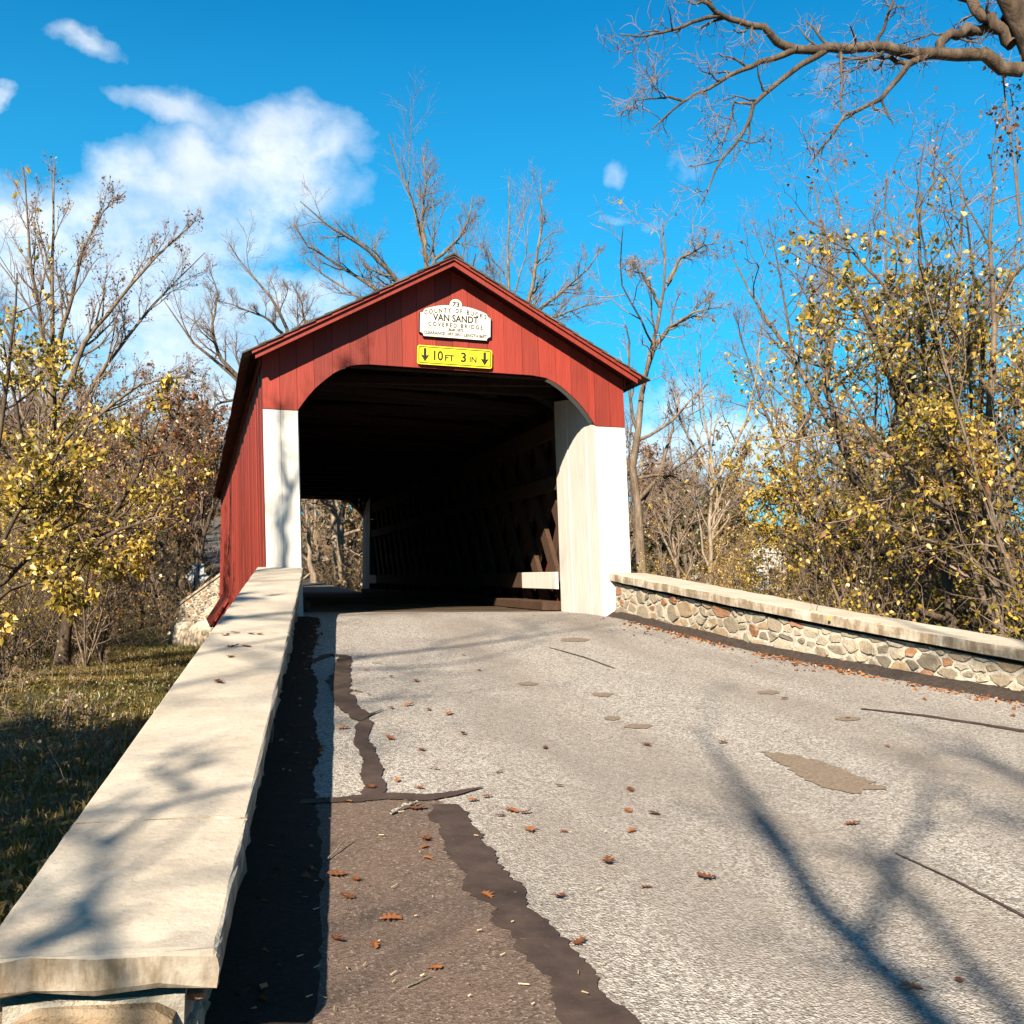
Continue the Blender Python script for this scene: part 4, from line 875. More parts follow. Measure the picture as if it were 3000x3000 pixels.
bare('bare_tree', 'bare twin stemmed tree just right of the bridge ridge', 32, (1500, 1760), 46,
     [([(1500, 1760), (1505, 1300), (1500, 1000), (1490, 860), (1485, 720), (1500, 560), (1490, 520)], 0, .26, .018),
      ([(1503, 1100), (1545, 900), (1570, 780), (1590, 640), (1582, 520)], [0, 0, -.5, -.5, -.5], .16, .018), ([(1545, 930), (1640, 860), (1720, 790), (1770, 720)], [0, -1, -2, -2.5], .10, .015), ([(1500, 960), (1440, 800), (1420, 720)], [0, -1, -1.5], .08, .015), ([(1530, 1000), (1620, 930), (1700, 900), (1790, 880)], [0, 1, 2, 3], .09, .014)])
bare('bare_tree', 'bare tree with limbs reaching left out from behind the bridge eave', 33, (840, 1790), 40,
     [([(840, 1790), (800, 1400), (760, 1180), (705, 1120), (640, 1060), (560, 1000), (480, 880)], 0, .26, .015),
      ([(705, 1120), (640, 1040), (620, 960), (640, 860), (610, 780)], [0, -.5, -1, -1, -1.2], .10, .014), ([(790, 1300), (830, 1080), (850, 980), (800, 880), (700, 760), (670, 710)], [0, 0, -.5, -1, -1, -1], .15, .014), ([(840, 1050), (900, 960), (880, 880), (850, 820)], [0, .5, 1, 1], .09, .014), ([(850, 1000), (780, 930), (700, 900), (640, 880)], [0, -1, -1, -1], .08, .012), ([(740, 1160), (640, 1180), (560, 1260), (510, 1330)], [0, -1, -2, -2], .07, .01)])
# ---- trees on the right of the bridge
bare('bare_tree', 'slender leaning bare tree growing beside the white portal corner', 34, (1885, 1790), 23,
     [([(1885, 1790), (1880, 1600), (1855, 1350), (1880, 1150), (1915, 1000), (1940, 880), (1950, 760), (1940, 640)], 0, .165, .012),
      ([(1905, 1040), (1960, 960), (2040, 910), (2110, 900)], [0, -.3, -.8, -1], .07, .01), ([(1955, 830), (1990, 760), (2060, 720), (2110, 710)], [0, 0, -.4, -.6], .05, .01), ([(1935, 900), (1880, 800), (1830, 790)], [0, -.4, -.8], .05, .01), ([(1875, 1400), (1960, 1390), (2040, 1430)], [0, -.5, -.8], .045, .01), ([(1890, 1530), (1920, 1400), (1990, 1480)], [0, -.3, -.5], .03, .008)],
     [dict(m_=9, n=8, t0=.3, ratio=.36, ang=(30, 65), upb=.10, wig=.18), dict(m_=7, n=6, ratio=.5, ang=(30, 60), upb=.05, wig=.22), dict(m_=6, n=5, ratio=.55, ang=(30, 65), upb=.0, wig=.28, rmin=.0045)], BARK,
     [(L_YEL, 24, .12, 2, None, .5, 1, 'foliage')])
bare('bare_tree', 'pale thin barked sapling standing behind the right parapet', 35, (2085, 1800), 26,
     [([(2085, 1800), (2080, 1650), (2078, 1500), (2090, 1380), (2060, 1200), (2040, 1000)], 0, .085, .01), ([(2080, 1560), (2120, 1490), (2200, 1430)], [0, -.3, -.5], .035, .01), ([(2085, 1440), (2180, 1250), (2220, 1080), (2230, 950)], [0, 0, 0, 0], .05, .01), ([(2085, 1400), (2000, 1250), (1960, 1120)], 0, .045, .01)],
     [dict(m_=10, n=8, t0=.3, ratio=.4, ang=(22, 50), upb=.16, wig=.14), dict(m_=7, n=6, ratio=.5, ang=(25, 55), upb=.1, wig=.2), dict(m_=5, n=5, ratio=.5, upb=.05, wig=.25, rmin=.005)], BARKL)
bare('bare_tree', 'bare grey tree with dark trunk further back between sapling and thicket', 36, (2320, 1800), 34,
     [([(2320, 1800), (2330, 1600), (2325, 1400), (2350, 1200), (2310, 950), (2280, 780), (2250, 640)], 0, .17, .012), ([(2325, 1400), (2240, 1200), (2180, 1020), (2150, 900)], 0, .08, .012), ([(2330, 1300), (2420, 1100), (2440, 900), (2430, 700)], 0, .09, .012)], LVB, BARKD)
# ---- the leafy thicket on the right bank: vine-hung trees
def thicket(seed, label, base_px, d, stems, leafsets, bark=BARK, m1=10, name='vine_hung_tree'):
    return bare(name, label, seed, base_px, d, stems, [dict(m_=m1, n=8, t0=.18, ratio=.42, ang=(30, 70), upb=.06, wig=.2), dict(m_=7, n=6, ratio=.5, ang=(30, 70), upb=.03, wig=.24), dict(m_=5, n=5, ratio=.55, ang=(30, 70), upb=.0, wig=.3, rmin=.0035)], bark, leafsets)
thicket(41, 'leaning grey trunk hung with yellow leaves above the right parapet', (2640, 1840), 15.5,
        [([(2640, 1840), (2625, 1780), (2580, 1590), (2510, 1390), (2400, 1190), (2330, 1050), (2220, 900), (2150, 760)], [0, 0, 0, 0, .3, .5, .8, 1], .11, .01), ([(2550, 1480), (2620, 1250), (2660, 1000), (2650, 800), (2600, 620)], [0, .3, .5, .5, .5], .07, .008), ([(2480, 1330), (2420, 1150), (2440, 950), (2420, 700), (2380, 520)], [0, .3, .6, .8, 1], .06, .008), ([(2580, 1600), (2450, 1500), (2330, 1470), (2230, 1500)], [0, -.4, -.6, -.8], .045, .008)],
        [(L_YEL, 3400, .07, 3, lambda q: q[:, 2] < 5.8, .3, .98, 'foliage'), (L_RUST, 160, .07, 3, lambda q: q[:, 2] > 4, .2, .7, 'foliage')])
thicket(42, 'dense green and yellow vine covered tree at the right edge', (2790, 1900), 13.2,
        [([(2790, 1900), (2780, 1700), (2760, 1450), (2720, 1200), (2700, 950), (2690, 760), (2700, 560)], 0, .10, .012), ([(2770, 1550), (2860, 1300), (2880, 1000), (2850, 800), (2830, 620)], [0, .3, .4, .4, .3], .07, .01), ([(2750, 1400), (2620, 1150), (2560, 960), (2480, 830), (2400, 780)], [0, -.3, -.5, -.6, -.8], .06, .008), ([(2700, 1000), (2600, 850), (2500, 740), (2420, 700)], [0, .2, .4, .6], .04, .008)],
        [(L_GRN, 1100, .085, 3, lambda q: (q[:, 2] > 2.0) & (q[:, 2] < 6.2), .3, 1, 'foliage'), (L_YEL, 900, .085, 3, lambda q: (q[:, 2] > 2.4) & (q[:, 2] < 6.5), .3, 1, 'foliage'), (L_YEL, 800, .075, 3, lambda q: q[:, 2] <= 2.8, .25, .95, 'foliage')], BARKD)
thicket(43, 'slim many stemmed yellow shrub tree beyond the leaning trunk', (2480, 1820), 19,
        [([(2480, 1820), (2450, 1600), (2400, 1400), (2350, 1250), (2300, 1080)], 0, .07, .01), ([(2480, 1800), (2520, 1550), (2560, 1300), (2570, 1100), (2540, 900)], 0, .06, .01), ([(2475, 1800), (2380, 1620), (2280, 1520), (2190, 1420)], 0, .05, .008)],
        [(L_YEL, 2600, .08, 3, None, .2, .9, 'foliage')])
thicket(44, 'bushy yellow and orange leaved tree crowding the right parapet end', (2930, 1960), 12,
        [([(2930, 1960), (2920, 1700), (2890, 1450), (2900, 1200), (2920, 950), (2900, 700), (2920, 450)], [0, .2, .3, .5, .6, .8, 1], .10, .01), ([(2910, 1600), (2990, 1350), (3050, 1100), (3080, 850)], 0, .06, .01), ([(2900, 1500), (2820, 1350), (2760, 1250), (2700, 1230)], [0, -.3, -.5, -.6], .05, .008)],
        [(L_YEL, 1800, .07, 3, lambda q: q[:, 2] < 5.0, .3, 1, 'foliage'), (L_RUST, 420, .08, 3, lambda q: q[:, 2] < 3.4, .4, 1, 'foliage'), (L_GRN, 500, .09, 3, lambda q: (q[:, 2] < 5), .3, 1, 'foliage')])
thicket(45, 'tangled bare stems with a few brown leaves topping the thicket', (2700, 1880), 17.5,
        [([(2700, 1880), (2690, 1500), (2650, 1150), (2600, 850), (2590, 650), (2600, 500)], 0, .09, .01), ([(2680, 1400), (2780, 1100), (2800, 850), (2820, 650), (2810, 480)], 0, .07, .01), ([(2690, 1300), (2560, 1000), (2490, 780), (2450, 560)], 0, .06, .01), ([(2700, 1350), (2850, 1050), (2950, 850), (2980, 700)], 0, .06, .01)],
        [(L_RUST, 600, .075, 3, lambda q: q[:, 2] > 3.5, .1, 1, 'foliage'), (L_YEL, 2600, .08, 3, lambda q: q[:, 2] < 6.5, .3, 1, 'foliage')])

# ---- big oak whose limb reaches over the road, trunk off to the right
g = np.random.default_rng(51); tb = at(3230, 1000, 9.0); tb[2] = ground_z(tb[0], tb[1])-.05
def lim(pts, ds, a, b_): return px_stem(pts, ds, tb, a, b_)
st = [(np.array([(0, 0, 0), *(at(3230, 900, 9.0)-tb,), *(at(3150, 430, 9.0)-tb,), *(at(3050, 190, 9.0)-tb,), *(at(2975, 40, 8.9)-tb,), *(at(2880, -150, 8.8)-tb,), *(at(2820, -500, 8.6)-tb,)]), .20, .07),
      lim([(2995, 205), (2930, 185), (2860, 162), (2760, 160), (2650, 145), (2540, 138), (2450, 138), (2330, 145)], [9, 9, 9, 8.9, 8.8, 8.7, 8.6, 8.5], .066, .036),
      lim([(2330, 145), (2250, 95), (2180, 68), (2110, 45), (2070, 10), (2020, -20)], [8.5, 8.4, 8.3, 8.2, 8.1, 8.1], .04, .014), lim([(2110, 45), (2040, 62), (1950, 95), (1880, 108), (1815, 100)], [8.2, 8.1, 8.0, 7.9, 7.9], .02, .005),
      lim([(2330, 145), (2250, 175), (2160, 210), (2080, 255), (2000, 300), (1930, 355), (1910, 378)], [8.5, 8.4, 8.2, 8.1, 8, 7.9, 7.9], .03, .005), lim([(2000, 295), (1960, 285), (1900, 290), (1860, 295)], [8, 8, 7.9, 7.9], .012, .004),
      lim([(2430, 140), (2350, 190), (2270, 250), (2210, 300), (2195, 350), (2170, 410), (2105, 475), (2080, 540), (2055, 600)], [8.6, 8.5, 8.4, 8.3, 8.2, 8.1, 8, 7.9, 7.9], .030, .005), lim([(2205, 305), (2150, 295), (2140, 360), (2110, 440)], [8.3, 8.3, 8.2, 8.1], .012, .004),
      lim([(2720, 160), (2660, 190), (2610, 260), (2560, 305), (2480, 330), (2440, 390), (2400, 440), (2370, 490)], [8.9, 8.8, 8.8, 8.7, 8.6, 8.5, 8.4, 8.3], .032, .005), lim([(2660, 190), (2600, 165), (2520, 175), (2450, 165)], [8.8, 8.9, 9, 9], .025, .008),
      lim([(2462, 140), (2466, 220), (2465, 330)], [8.6, 8.6, 8.6], .016, .007), lim([(2560, 140), (2590, 80), (2610, 20), (2640, -60)], [8.7, 8.7, 8.6, 8.6], .018, .008),
      lim([(2740, 150), (2790, 100), (2850, 80), (2960, 85)], [8.9, 9, 9.1, 9.1], .04, .05), lim([(2965, 130), (2900, 50), (2830, 0), (2760, -80)], [9, 9, 9.1, 9.2], .06, .04), lim([(2790, 100), (2730, 100), (2640, 130)], [9, 9, 9], .012, .004),
      lim([(2950, 60), (3000, 0), (3040, -100)], [9, 9.2, 9.4], .07, .05)]
build_tree('oak_tree', tb, 'big bare oak leaning over the road, its rough limb reaching across the sky', st, g,
           [dict(m_=6, n=7, t0=.3, ratio=.21, ang=(35, 75), upb=.02, wig=.25, rmin=.004, lmin=.25), dict(m_=4, n=6, ratio=.5, ang=(35, 65), upb=.04, wig=.3, rmin=.003), dict(m_=3, n=4, ratio=.5, ang=(35, 65), upb=.02, wig=.3, rmin=.0025)], BARKD, TWIG, skip0=True)
# vine with dead leaves hanging by the oak trunk
g = np.random.default_rng(52); vb = at(2990, 660, 9.3)
build_tree('dead_vine', vb, 'thin hanging vine with reddish dead leaves below the oak limb', [(np.array([(0, 0, 0), *(at(2975, 520, 9.3)-vb,), *(at(2950, 330, 9.2)-vb,), *(at(2930, 160, 9.1)-vb,)]), .012, .006), (np.array([*(at(2985, 640, 9.3)-vb,), *(at(2980, 420, 9.3)-vb,), *(at(2960, 260, 9.2)-vb,)]), .008, .004)], g,
           [dict(m_=12, n=5, t0=.4, ratio=.08, upb=-.3, wig=.3, rmin=.002), dict(m_=3, n=4, ratio=.6, upb=-.2, wig=.3, rmin=.0015)], TWIG, TWIG, [(L_RUST, 150, .05, 2, None, .2, .9, 'foliage')], cat='vine')

# ------------------------------------------------------------------ the wood beyond: copies of three grown trees
def copy_tree(o, loc, rz, sc, label=None):
    c = o.copy(); COL.objects.link(c); c.location = loc; c.rotation_euler = (0, 0, rz); c.scale = (sc, sc, sc)
    if label: c['label'] = label
    for ch in o.children:
        d = ch.copy(); COL.objects.link(d); d.parent = c
    return c
def forest_proto(seed, name, label, group, h, leafset, bark=BARK, base=(0, 0, 0)):
    g = np.random.default_rng(seed); k = g.normal(0, .35, (6, 3)); k[:, 2] = 0; k[0] = 0
    main = np.stack([np.zeros(6), np.zeros(6), np.linspace(-.1, h, 6)], 1)+np.cumsum(k*.6, 0)*1.0
    st = [(main, .017*h, .015)]
    for j in range(3):
        t = .25+.2*j; p = main[int(t*5)]; a = g.uniform(0, 6.28); d = np.array([math.cos(a), math.sin(a), 1.7]); d /= np.linalg.norm(d); st.append((np.array([p, p+d*h*.2, p+d*h*.38+np.array([0, 0, h*.06])]), .009*h, .012))
    return build_tree(name, base, label, st, g, [dict(m_=11, n=7, t0=.28, ratio=.36, ang=(28, 60), upb=.12, wig=.15), dict(m_=7, n=5, ratio=.48, ang=(28, 60), upb=.10, wig=.2), dict(m_=5, n=4, ratio=.52, upb=.06, wig=.25, rmin=.009)], bark, TWIG, leafset, group)
GB = 'bare trees of the wood beyond the bridge'; GR = 'rust leaved trees of the wood beyond the bridge'
protos = []
def place(proto_i, x, y, rz, sc):
    pr = protos[proto_i]; z = float(ground_z(x, y))-.05
    if not pr.get('used'):
        pr['used'] = 1; o = pr['o']; o.location = (x, y, z); o.rotation_euler = (0, 0, rz); o.scale = (sc, sc, sc); pr['lb'] = o['label']; pr['gr'] = o['group']
    else: o = copy_tree(pr['o'], (x, y, z), rz, sc)
    if 'thicket' in pr['lb']:
        zone = ('on the bank below the left parapet' if x < 0 else 'behind the rubble parapet')
        o['label'] = pr['lb'].replace('in the thicket', zone); o['group'] = pr['gr']+', '+zone
    else:
        if y < 7 or (x > 8 and y < 28): zone = 'added around the viewpoint to block skylight' if y < 7 else 'in the wood behind the rubble parapet'
        elif x < -2.2 and y < 85: zone = 'on the far bank left of the bridge' if y < 46 else 'high on the slope left of the far road'
        elif y >= 85: zone = 'on the hilltop where the far road ends'
        else: zone = 'on the slope straight behind the bridge' if y < 48 else 'high on the slope right of the far road'
        o['label'] = pr['lb'].replace('in the wood beyond the bridge', zone); o['group'] = pr['gr'].replace('of the wood beyond the bridge', zone)
lb = 'bare grey twiggy tree in the wood beyond the bridge'; lr = 'tree with sparse rust brown leaves in the wood beyond the bridge'
for sd_, h, lf, bk in ((61, 12, None, BARK), (62, 10, [(L_SCRUB, 900, .16, 3, None, 0, 1, 'foliage')], BARK), (63, 8.5, [(L_RUST, 2200, .15, 3, None, 0, 1, 'foliage')], BARKD), (64, 9.5, [(L_SCRUB, 2600, .17, 3, None, .2, 1, 'foliage')], BARKL)):
    rust = sd_ in (63, 64); protos.append(dict(o=forest_proto(sd_, 'forest_tree' if not rust else 'rust_leaved_tree', lr if rust else lb, GR if rust else GB, h, lf, bk)))
fr_ = random.Random(77)
spots = []
HD = (hp[:2]-CAM[:2])/np.linalg.norm(hp[:2]-CAM[:2])
def sightline(x, y): q = np.array([x, y])-CAM[:2]; return q@HD > 20 and abs(q[0]*HD[1]-q[1]*HD[0]) < 1.8 and q@HD < 84
def ok(x, y, dmin): return not sightline(x, y) and all((x-a)**2+(y-b)**2 > dmin**2 for a, b in spots) and (abs(x-float(far_xc(y))) > 2.6 or y > 84)
for (x0, x1, y0, y1, cnt, dm, kinds) in ((-12, -3.6, 27, 46, 26, 1.5, (0, 2, 2, 3, 1, 2)), (-22, -3.6, 46, 88, 34, 2.6, (0, 1, 2, 3)), (-10, 8, 85, 110, 14, 2.5, (3, 2, 1)), (1.2, 16, 29, 48, 24, 1.8, (0, 1, 2, 3, 3)), (3, 40, 48, 90, 44, 2.8, (0, 1, 3, 2)), (11, 30, 10, 40, 22, 2.6, (0, 1, 3, 3)), (-22, -12, 8, 28, 7, 3, (0, 1, 2))):
    n = 0
    for _ in range(cnt*14):
        x, y = fr_.uniform(x0, x1), fr_.uniform(y0, y1)
        if ok(x, y, dm): spots.append((x, y)); place(fr_.choice(kinds), x, y, fr_.uniform(0, 6.28), fr_.uniform(.62, 1.05)); n += 1
        if n >= cnt: break
# many-stemmed saplings crowding the banks
def sapling_proto(seed, label, group, mats):
    g = np.random.default_rng(seed); st = []
    for j in range(6):
        a = j*1.05+g.uniform(-.3, .3); d = np.array([math.cos(a)*.32, math.sin(a)*.32, 1.0]); h = g.uniform(3.4, 6.6); st.append((np.array([d*0, d*h*.35+g.normal(0, .08, 3), d*h*.7+g.normal(0, .15, 3), d*h+g.normal(0, .2, 3)]), .035, .006))
    return build_tree('bank_sapling', (0, 0, 0), label, st, g, [dict(m_=12, n=6, t0=.12, ratio=.30, ang=(28, 60), upb=.10, wig=.18), dict(m_=7, n=5, ratio=.5, ang=(30, 65), upb=.05, wig=.22), dict(m_=5, n=3, ratio=.55, upb=.04, wig=.25, rmin=.0028)], BARK, TWIG, mats, group)
GS = 'saplings crowding the banks'
for sd_, lb2, mats, areas in ((401, 'many stemmed yellow leaved sapling in the thicket', [(L_YEL, 2700, .075, 3, None, .12, .98, 'foliage')], ((3.9, 13, -7.5, 14, 15), (-11, -7, 6, 20, 5))),
                              (402, 'twiggy sapling with few golden brown leaves in the thicket', [(L_SCRUB, 1000, .075, 3, None, .1, 1, 'foliage'), (L_YEL, 450, .07, 3, None, .3, 1, 'foliage')], ((3.7, 13, -6, 18, 13), (-12, -5.6, 12, 28, 8))),
                              (403, 'sapling with orange and yellow leaves in the thicket', [(L_YEL, 2200, .075, 3, None, .4, 1, 'foliage'), (L_RUST, 1500, .072, 3, None, .3, 1, 'foliage')], ((4.2, 11, -5, 12, 6), (-11, -5.8, 16, 28, 6)))):
    pr = dict(o=sapling_proto(sd_, lb2, GS, mats)); protos.append(pr); i_ = len(protos)-1
    for (x0, x1, y0, y1, cnt) in areas:
        n = 0
        for _ in range(400):
            x, y = fr_.uniform(x0, x1), fr_.uniform(y0, y1)
            if (x < 0 or x > float(xr(min(y, 0)))+1.5) and all((x-a)**2+(y-b2)**2 > .9 for a, b2 in spots): spots.append((x, y)); dd_ = np.array([x, y, 0])-CAM; pxx = 1500+F_PX*(dd_@rt)/(dd_@fw); place(i_, x, y, fr_.uniform(0, 6.28), fr_.uniform(.6, 1.05)*(.5 if x > 0 and pxx < 2330 else 1)); n += 1
            if n >= cnt: break
# trees added behind and to the right of the viewpoint to block skylight
for _ in range(150):
    x, y = fr_.uniform(-34, 34), fr_.uniform(-60, -18)
    if abs(x) < 6 or (x < 4 and y > -46): continue
    if ok(x, y, 4.6): spots.append((x, y)); place(fr_.choice((2, 3, 3)), x, y, fr_.uniform(0, 6.28), fr_.uniform(.8, 1.15))
for _ in range(60):
    x, y = fr_.uniform(8, 26), fr_.uniform(-20, 6)
    if ok(x, y, 3.2): spots.append((x, y)); place(fr_.choice((2, 3, 3)), x, y, fr_.uniform(0, 6.28), fr_.uniform(.7, 1.0))
# two trunks seen through the far portal
for i, (pxs, d, r_, lb_) in enumerate((([(1008, 1790), (985, 1640), (978, 1540), (975, 1470), (965, 1300), (960, 1050)], 47, .26, 'stout pale barked tree framed by the far portal'), ([(1020, 1790), (1000, 1600), (988, 1500), (975, 1430), (945, 1250), (900, 1080)], 46, .22, 'smooth leaning tree crossing the stout trunk in the far portal'), ([(932, 1790), (925, 1720), (908, 1650), (905, 1560), (890, 1450)], 44, .15, 'small bent tree with a bleached butt at the left of the far portal'))):
    bare('framed_tree', lb_, 81+i, pxs[0], d, [(pxs, 0, r_, .05), ([pxs[2], (pxs[2][0]-60, pxs[2][1]-60), (pxs[2][0]-110, pxs[2][1]-75)], 0, .06, .01), ([pxs[1], (pxs[1][0]+60, pxs[1][1]+30), (pxs[1][0]+120, pxs[1][1]+70)], [0, -1, -2], .04, .01)], [dict(m_=9, n=7, t0=.1, ratio=.3, ang=(40, 80), upb=-.02, wig=.2), dict(m_=6, n=5, ratio=.5, upb=-.03, wig=.25), dict(m_=4, n=4, ratio=.5, upb=0, wig=.3, rmin=.008)], BARKL)
# evergreens
def evergreen(seed, base, h, w, label):
    g = np.random.default_rng(seed); root = empty('evergreen_tree', base, label, 'tree'); n = 16
    P = np.stack([np.zeros(n), np.zeros(n), np.linspace(-.1, h, n)], 1)[None]; Rd = np.linspace(.022*h, .02, n)[None]
    br1 = sprout(P, Rd, 90, g, 6, t0=.08, ang=(65, 95), ratio=w/h*1.1, upb=.08, wig=.1, rmin=.012); br2 = sprout(*br1, 6, g, 4, ratio=.45, ang=(30, 60), upb=.05, wig=.2, rmin=.008)
    v, f = tubes([(P, Rd, 7)]); link('trunk', npmesh('trunk', v, f, True), BARKD, root); v, f = tubes([(*br1, 3), (*br2, 3)]); link('branches', npmesh('branches', v, f, True), BARKD, root)
    pos = np.concatenate([spread(br2[0], g, 9000, 0), spread(br1[0], g, 2000, .3)]); pos += g.normal(0, .06, pos.shape); v, f, kk = leaves(pos, .26, g, .1, True); link('foliage', npmesh('foliage', v, f, False, np.repeat(g.uniform(0, 1, len(pos)), kk)), L_PINE, root)
p = gbase(1950, 1700, 62); evergreen(91, p, 7.0, 2.8, 'dark green cedar on the slope behind the white portal corner')
p = gbase(2120, 1700, 78); evergreen(92, p, 8.0, 2.6, 'olive green cedar further up the slope right of the bridge')

# ------------------------------------------------------------------ undergrowth, grass, leaf litter
def scrub(name, label, xy, g, stems, hgt, leafmat_, per, lsize, lo, hi, cat='undergrowth'):
    N = len(xy); z = ground_z(xy[:, 0], xy[:, 1]); b = np.repeat(np.c_[xy, z-.05], stems, 0); M = len(b); b[:, :2] += g.normal(0, .22, (M, 2)); n = 6
    d = unit(np.c_[g.normal(0, .42, (M, 2)), np.ones(M)]); L = hgt*g.uniform(.45, 1.3, M); P = np.empty((M, n, 3)); P[:, 0] = b
    for j in range(1, n): d = unit(d+np.c_[g.normal(0, .2, (M, 2)), g.normal(-.05, .12, M)]); P[:, j] = P[:, j-1]+d*(L/(n-1))[:, None]
    Rd = (.006+.006*g.uniform(0, 1, M))[:, None]*np.linspace(1, .35, n)[None]*max(1, hgt/2)
    s1 = sprout(P, Rd, 4, g, 4, t0=.3, ratio=.4, ang=(30, 70), upb=.03, wig=.3, rmin=.004)
    v, f = tubes([(P, Rd, 3), (*s1, 3)]); root = link(name, npmesh(name, v, f, True), TWIG); tag(root, label, cat, None, 'stuff')
    pos = spread(np.concatenate([s1[0]]), g, per*N, .1); v, f, kk = leaves(pos+g.normal(0, .05, pos.shape), lsize, g, .4, True)
    ch = link('foliage', npmesh('foliage', v, f, False, np.repeat(g.uniform(lo, hi, len(pos)), kk)), leafmat_, root); tag(ch, kind='stuff'); return root
g = np.random.default_rng(101)
def scat(n, x0, x1, y0, y1, cond=None):
    q = np.c_[g.uniform(x0, x1, n*3), g.uniform(y0, y1, n*3)]
    if cond is not None: q = q[cond(q)]
    return q[:n]
offroad = lambda q: np.abs(q[:, 0]-far_xc(q[:, 1])) > 2.5
scrub('hillside_scrub', 'tangled brown and ochre scrub covering the far slopes', np.concatenate([scat(340, -20, -3.4, 26, 60, offroad), scat(420, 1.2, 24, 27, 62, offroad), scat(240, .8, 8, 27, 44, offroad)]), g, 4, 2.7, L_SCRUB, 34, .15, 0, 1)
scrub('thicket_undergrowth', 'yellow leaved brambles and saplings massed behind the right parapet', scat(420, 2.6, 14, -8, 15, lambda q: (q[:, 0] > xr(np.minimum(q[:, 1], 0))+1.35) & (q[:, 0] > 3.4)), g, 4, 1.9, L_YEL, 80, .072, .1, .98)
scrub('rust_thicket', 'dark rust brown bushes behind the sapling right of the bridge', scat(120, 5.5, 14, 13, 27), g, 5, 2.4, L_RUST, 46, .12, 0, .8)
scrub('bank_brush', 'dry brush and bushes under the trees on the left bank', np.concatenate([scat(70, -13, -7.4, 8, 24), scat(80, -12, -4.8, 23, 31), scat(20, -12, -7.2, -4, 8)]), g, 4, 1.15, L_SCRUB, 46, .09, 0, 1)
scrub('dead_weeds', 'dry weed stalks standing in the shaded grass beside the parapet', np.concatenate([scat(90, -8, -4.4, -7, 3), scat(30, -9, -5.5, 4, 20)]), g, 3, .5, L_SCRUB, 14, .05, .2, .8)
def grassfield(name, label, n, x0, x1, y0, y1, h, cond, dens_seed):
    q = np.c_[g.uniform(x0, x1, n), g.uniform(y0, y1, n)]; q = q[cond(q)]; q = q[vnoise(q[:, 0], q[:, 1], .8, dens_seed)+g.uniform(-.3, .3, len(q)) > .33]
    z = ground_z(q[:, 0], q[:, 1]); N = len(q); hh = h*g.uniform(.4, 1.3, N); a = g.uniform(0, 6.28, N); w = .0045+.006*g.uniform(0, 1, N); ln = g.normal(0, .45, (N, 2))*hh[:, None]
    bx = np.stack([np.cos(a)*w, np.sin(a)*w], 1); B0 = np.c_[q-bx, z-.01]; B1 = np.c_[q+bx, z-.01]; M0 = np.c_[q-bx*.7+ln*.4, z+hh*.6]; M1 = np.c_[q+bx*.7+ln*.4, z+hh*.6]; T_ = np.c_[q+ln, z+hh]
    V = np.stack([B0, B1, M1, M0, T_], 1).reshape(-1, 3); o = (np.arange(N)*5)[:, None, None]; F = (o+np.array([(0, 1, 2), (0, 2, 3), (3, 2, 4)])[None]).reshape(-1, 3)
    c = np.clip(vnoise(q[:, 0], q[:, 1], 1.6, 5)*.8+g.uniform(-.25, .35, N), 0, 1)
    ob = link(name, npmesh(name, V, F, False, np.repeat(c, 5)), L_GRASS); tag(ob, label, 'grass', None, 'stuff')
leftland = lambda q: q[:, 0] < xl(np.minimum(q[:, 1], 0))-.56
grassfield('grass', 'rough green grass with dry tufts on the low ground left of the parapet', 70000, -9.5, -2.6, -10.5, 24, .10, leftland, 3)
grassfield('near_grass', 'short sunlit green grass at the foot of the parapet end', 26000, -6.5, -3.2, -11.8, -5.5, .08, leftland, 4)
def litter(name, label, q, z, size, mt, tilt=.35):
    N = len(q); a = g.uniform(0, 6.28, N); Y = unit(np.c_[np.cos(a), np.sin(a), g.normal(0, tilt, N)]); nr = unit(np.c_[g.normal(0, tilt, (N, 2)), np.ones(N)]); X = unit(np.cross(Y, nr)); Z = np.cross(X, Y); s_ = (size*g.uniform(.5, 1.3, N))[:, None, None]
    L = LEAF*np.array([1, 1, 2.2]); V = np.c_[q, z+size*.14][:, None]+s_*(L[None, :, 0:1]*X[:, None]+(L[None, :, 1:2]-.5)*Y[:, None]+L[None, :, 2:3]*Z[:, None]); F = ((np.arange(N)*7)[:, None, None]+LEAFT[None]).reshape(-1, 3)
    o = link(name, npmesh(name, V.reshape(-1, 3), F, False, np.repeat(g.uniform(0, 1, N), 7)), mt); tag(o, label, 'leaf litter', None, 'stuff')
q = []
for t in g.uniform(.3, RL, 1150):
    p = RP(t, -(.14+.05*smooth(3, 7, t))-abs(g.normal(0, .05+.03*t/6))*(1.3 if g.uniform() < .75 else 4)); 
    if vnoise(t, 0, .45, 6)+g.uniform(-.3, .3) > .42: q.append(p[:2])
q = np.array(q); litter('leaf_drift', 'drift of orange brown leaves along the dark kerb of the right parapet', q, zroad(q[:, 1]), .045, L_OAK, .5)
q = np.array([LP(t, -a, 0)[:2] for t, a in zip(g.uniform(.4, wlen+.5, 240), np.abs(g.normal(.03, .10, 240)))]); litter('shaded_leaf_drift', 'dry leaves gathered in the shade at the foot of the left parapet', q, zroad(q[:, 1]), .055, L_OAK, .5)
q = scat(9500, -9.5, -2.9, -11.5, 22, leftland); litter('bank_leaf_litter', 'fallen leaves scattered through the grass left of the parapet', q, ground_z(q[:, 0], q[:, 1])+.05, .07, L_SCRUB, .5)
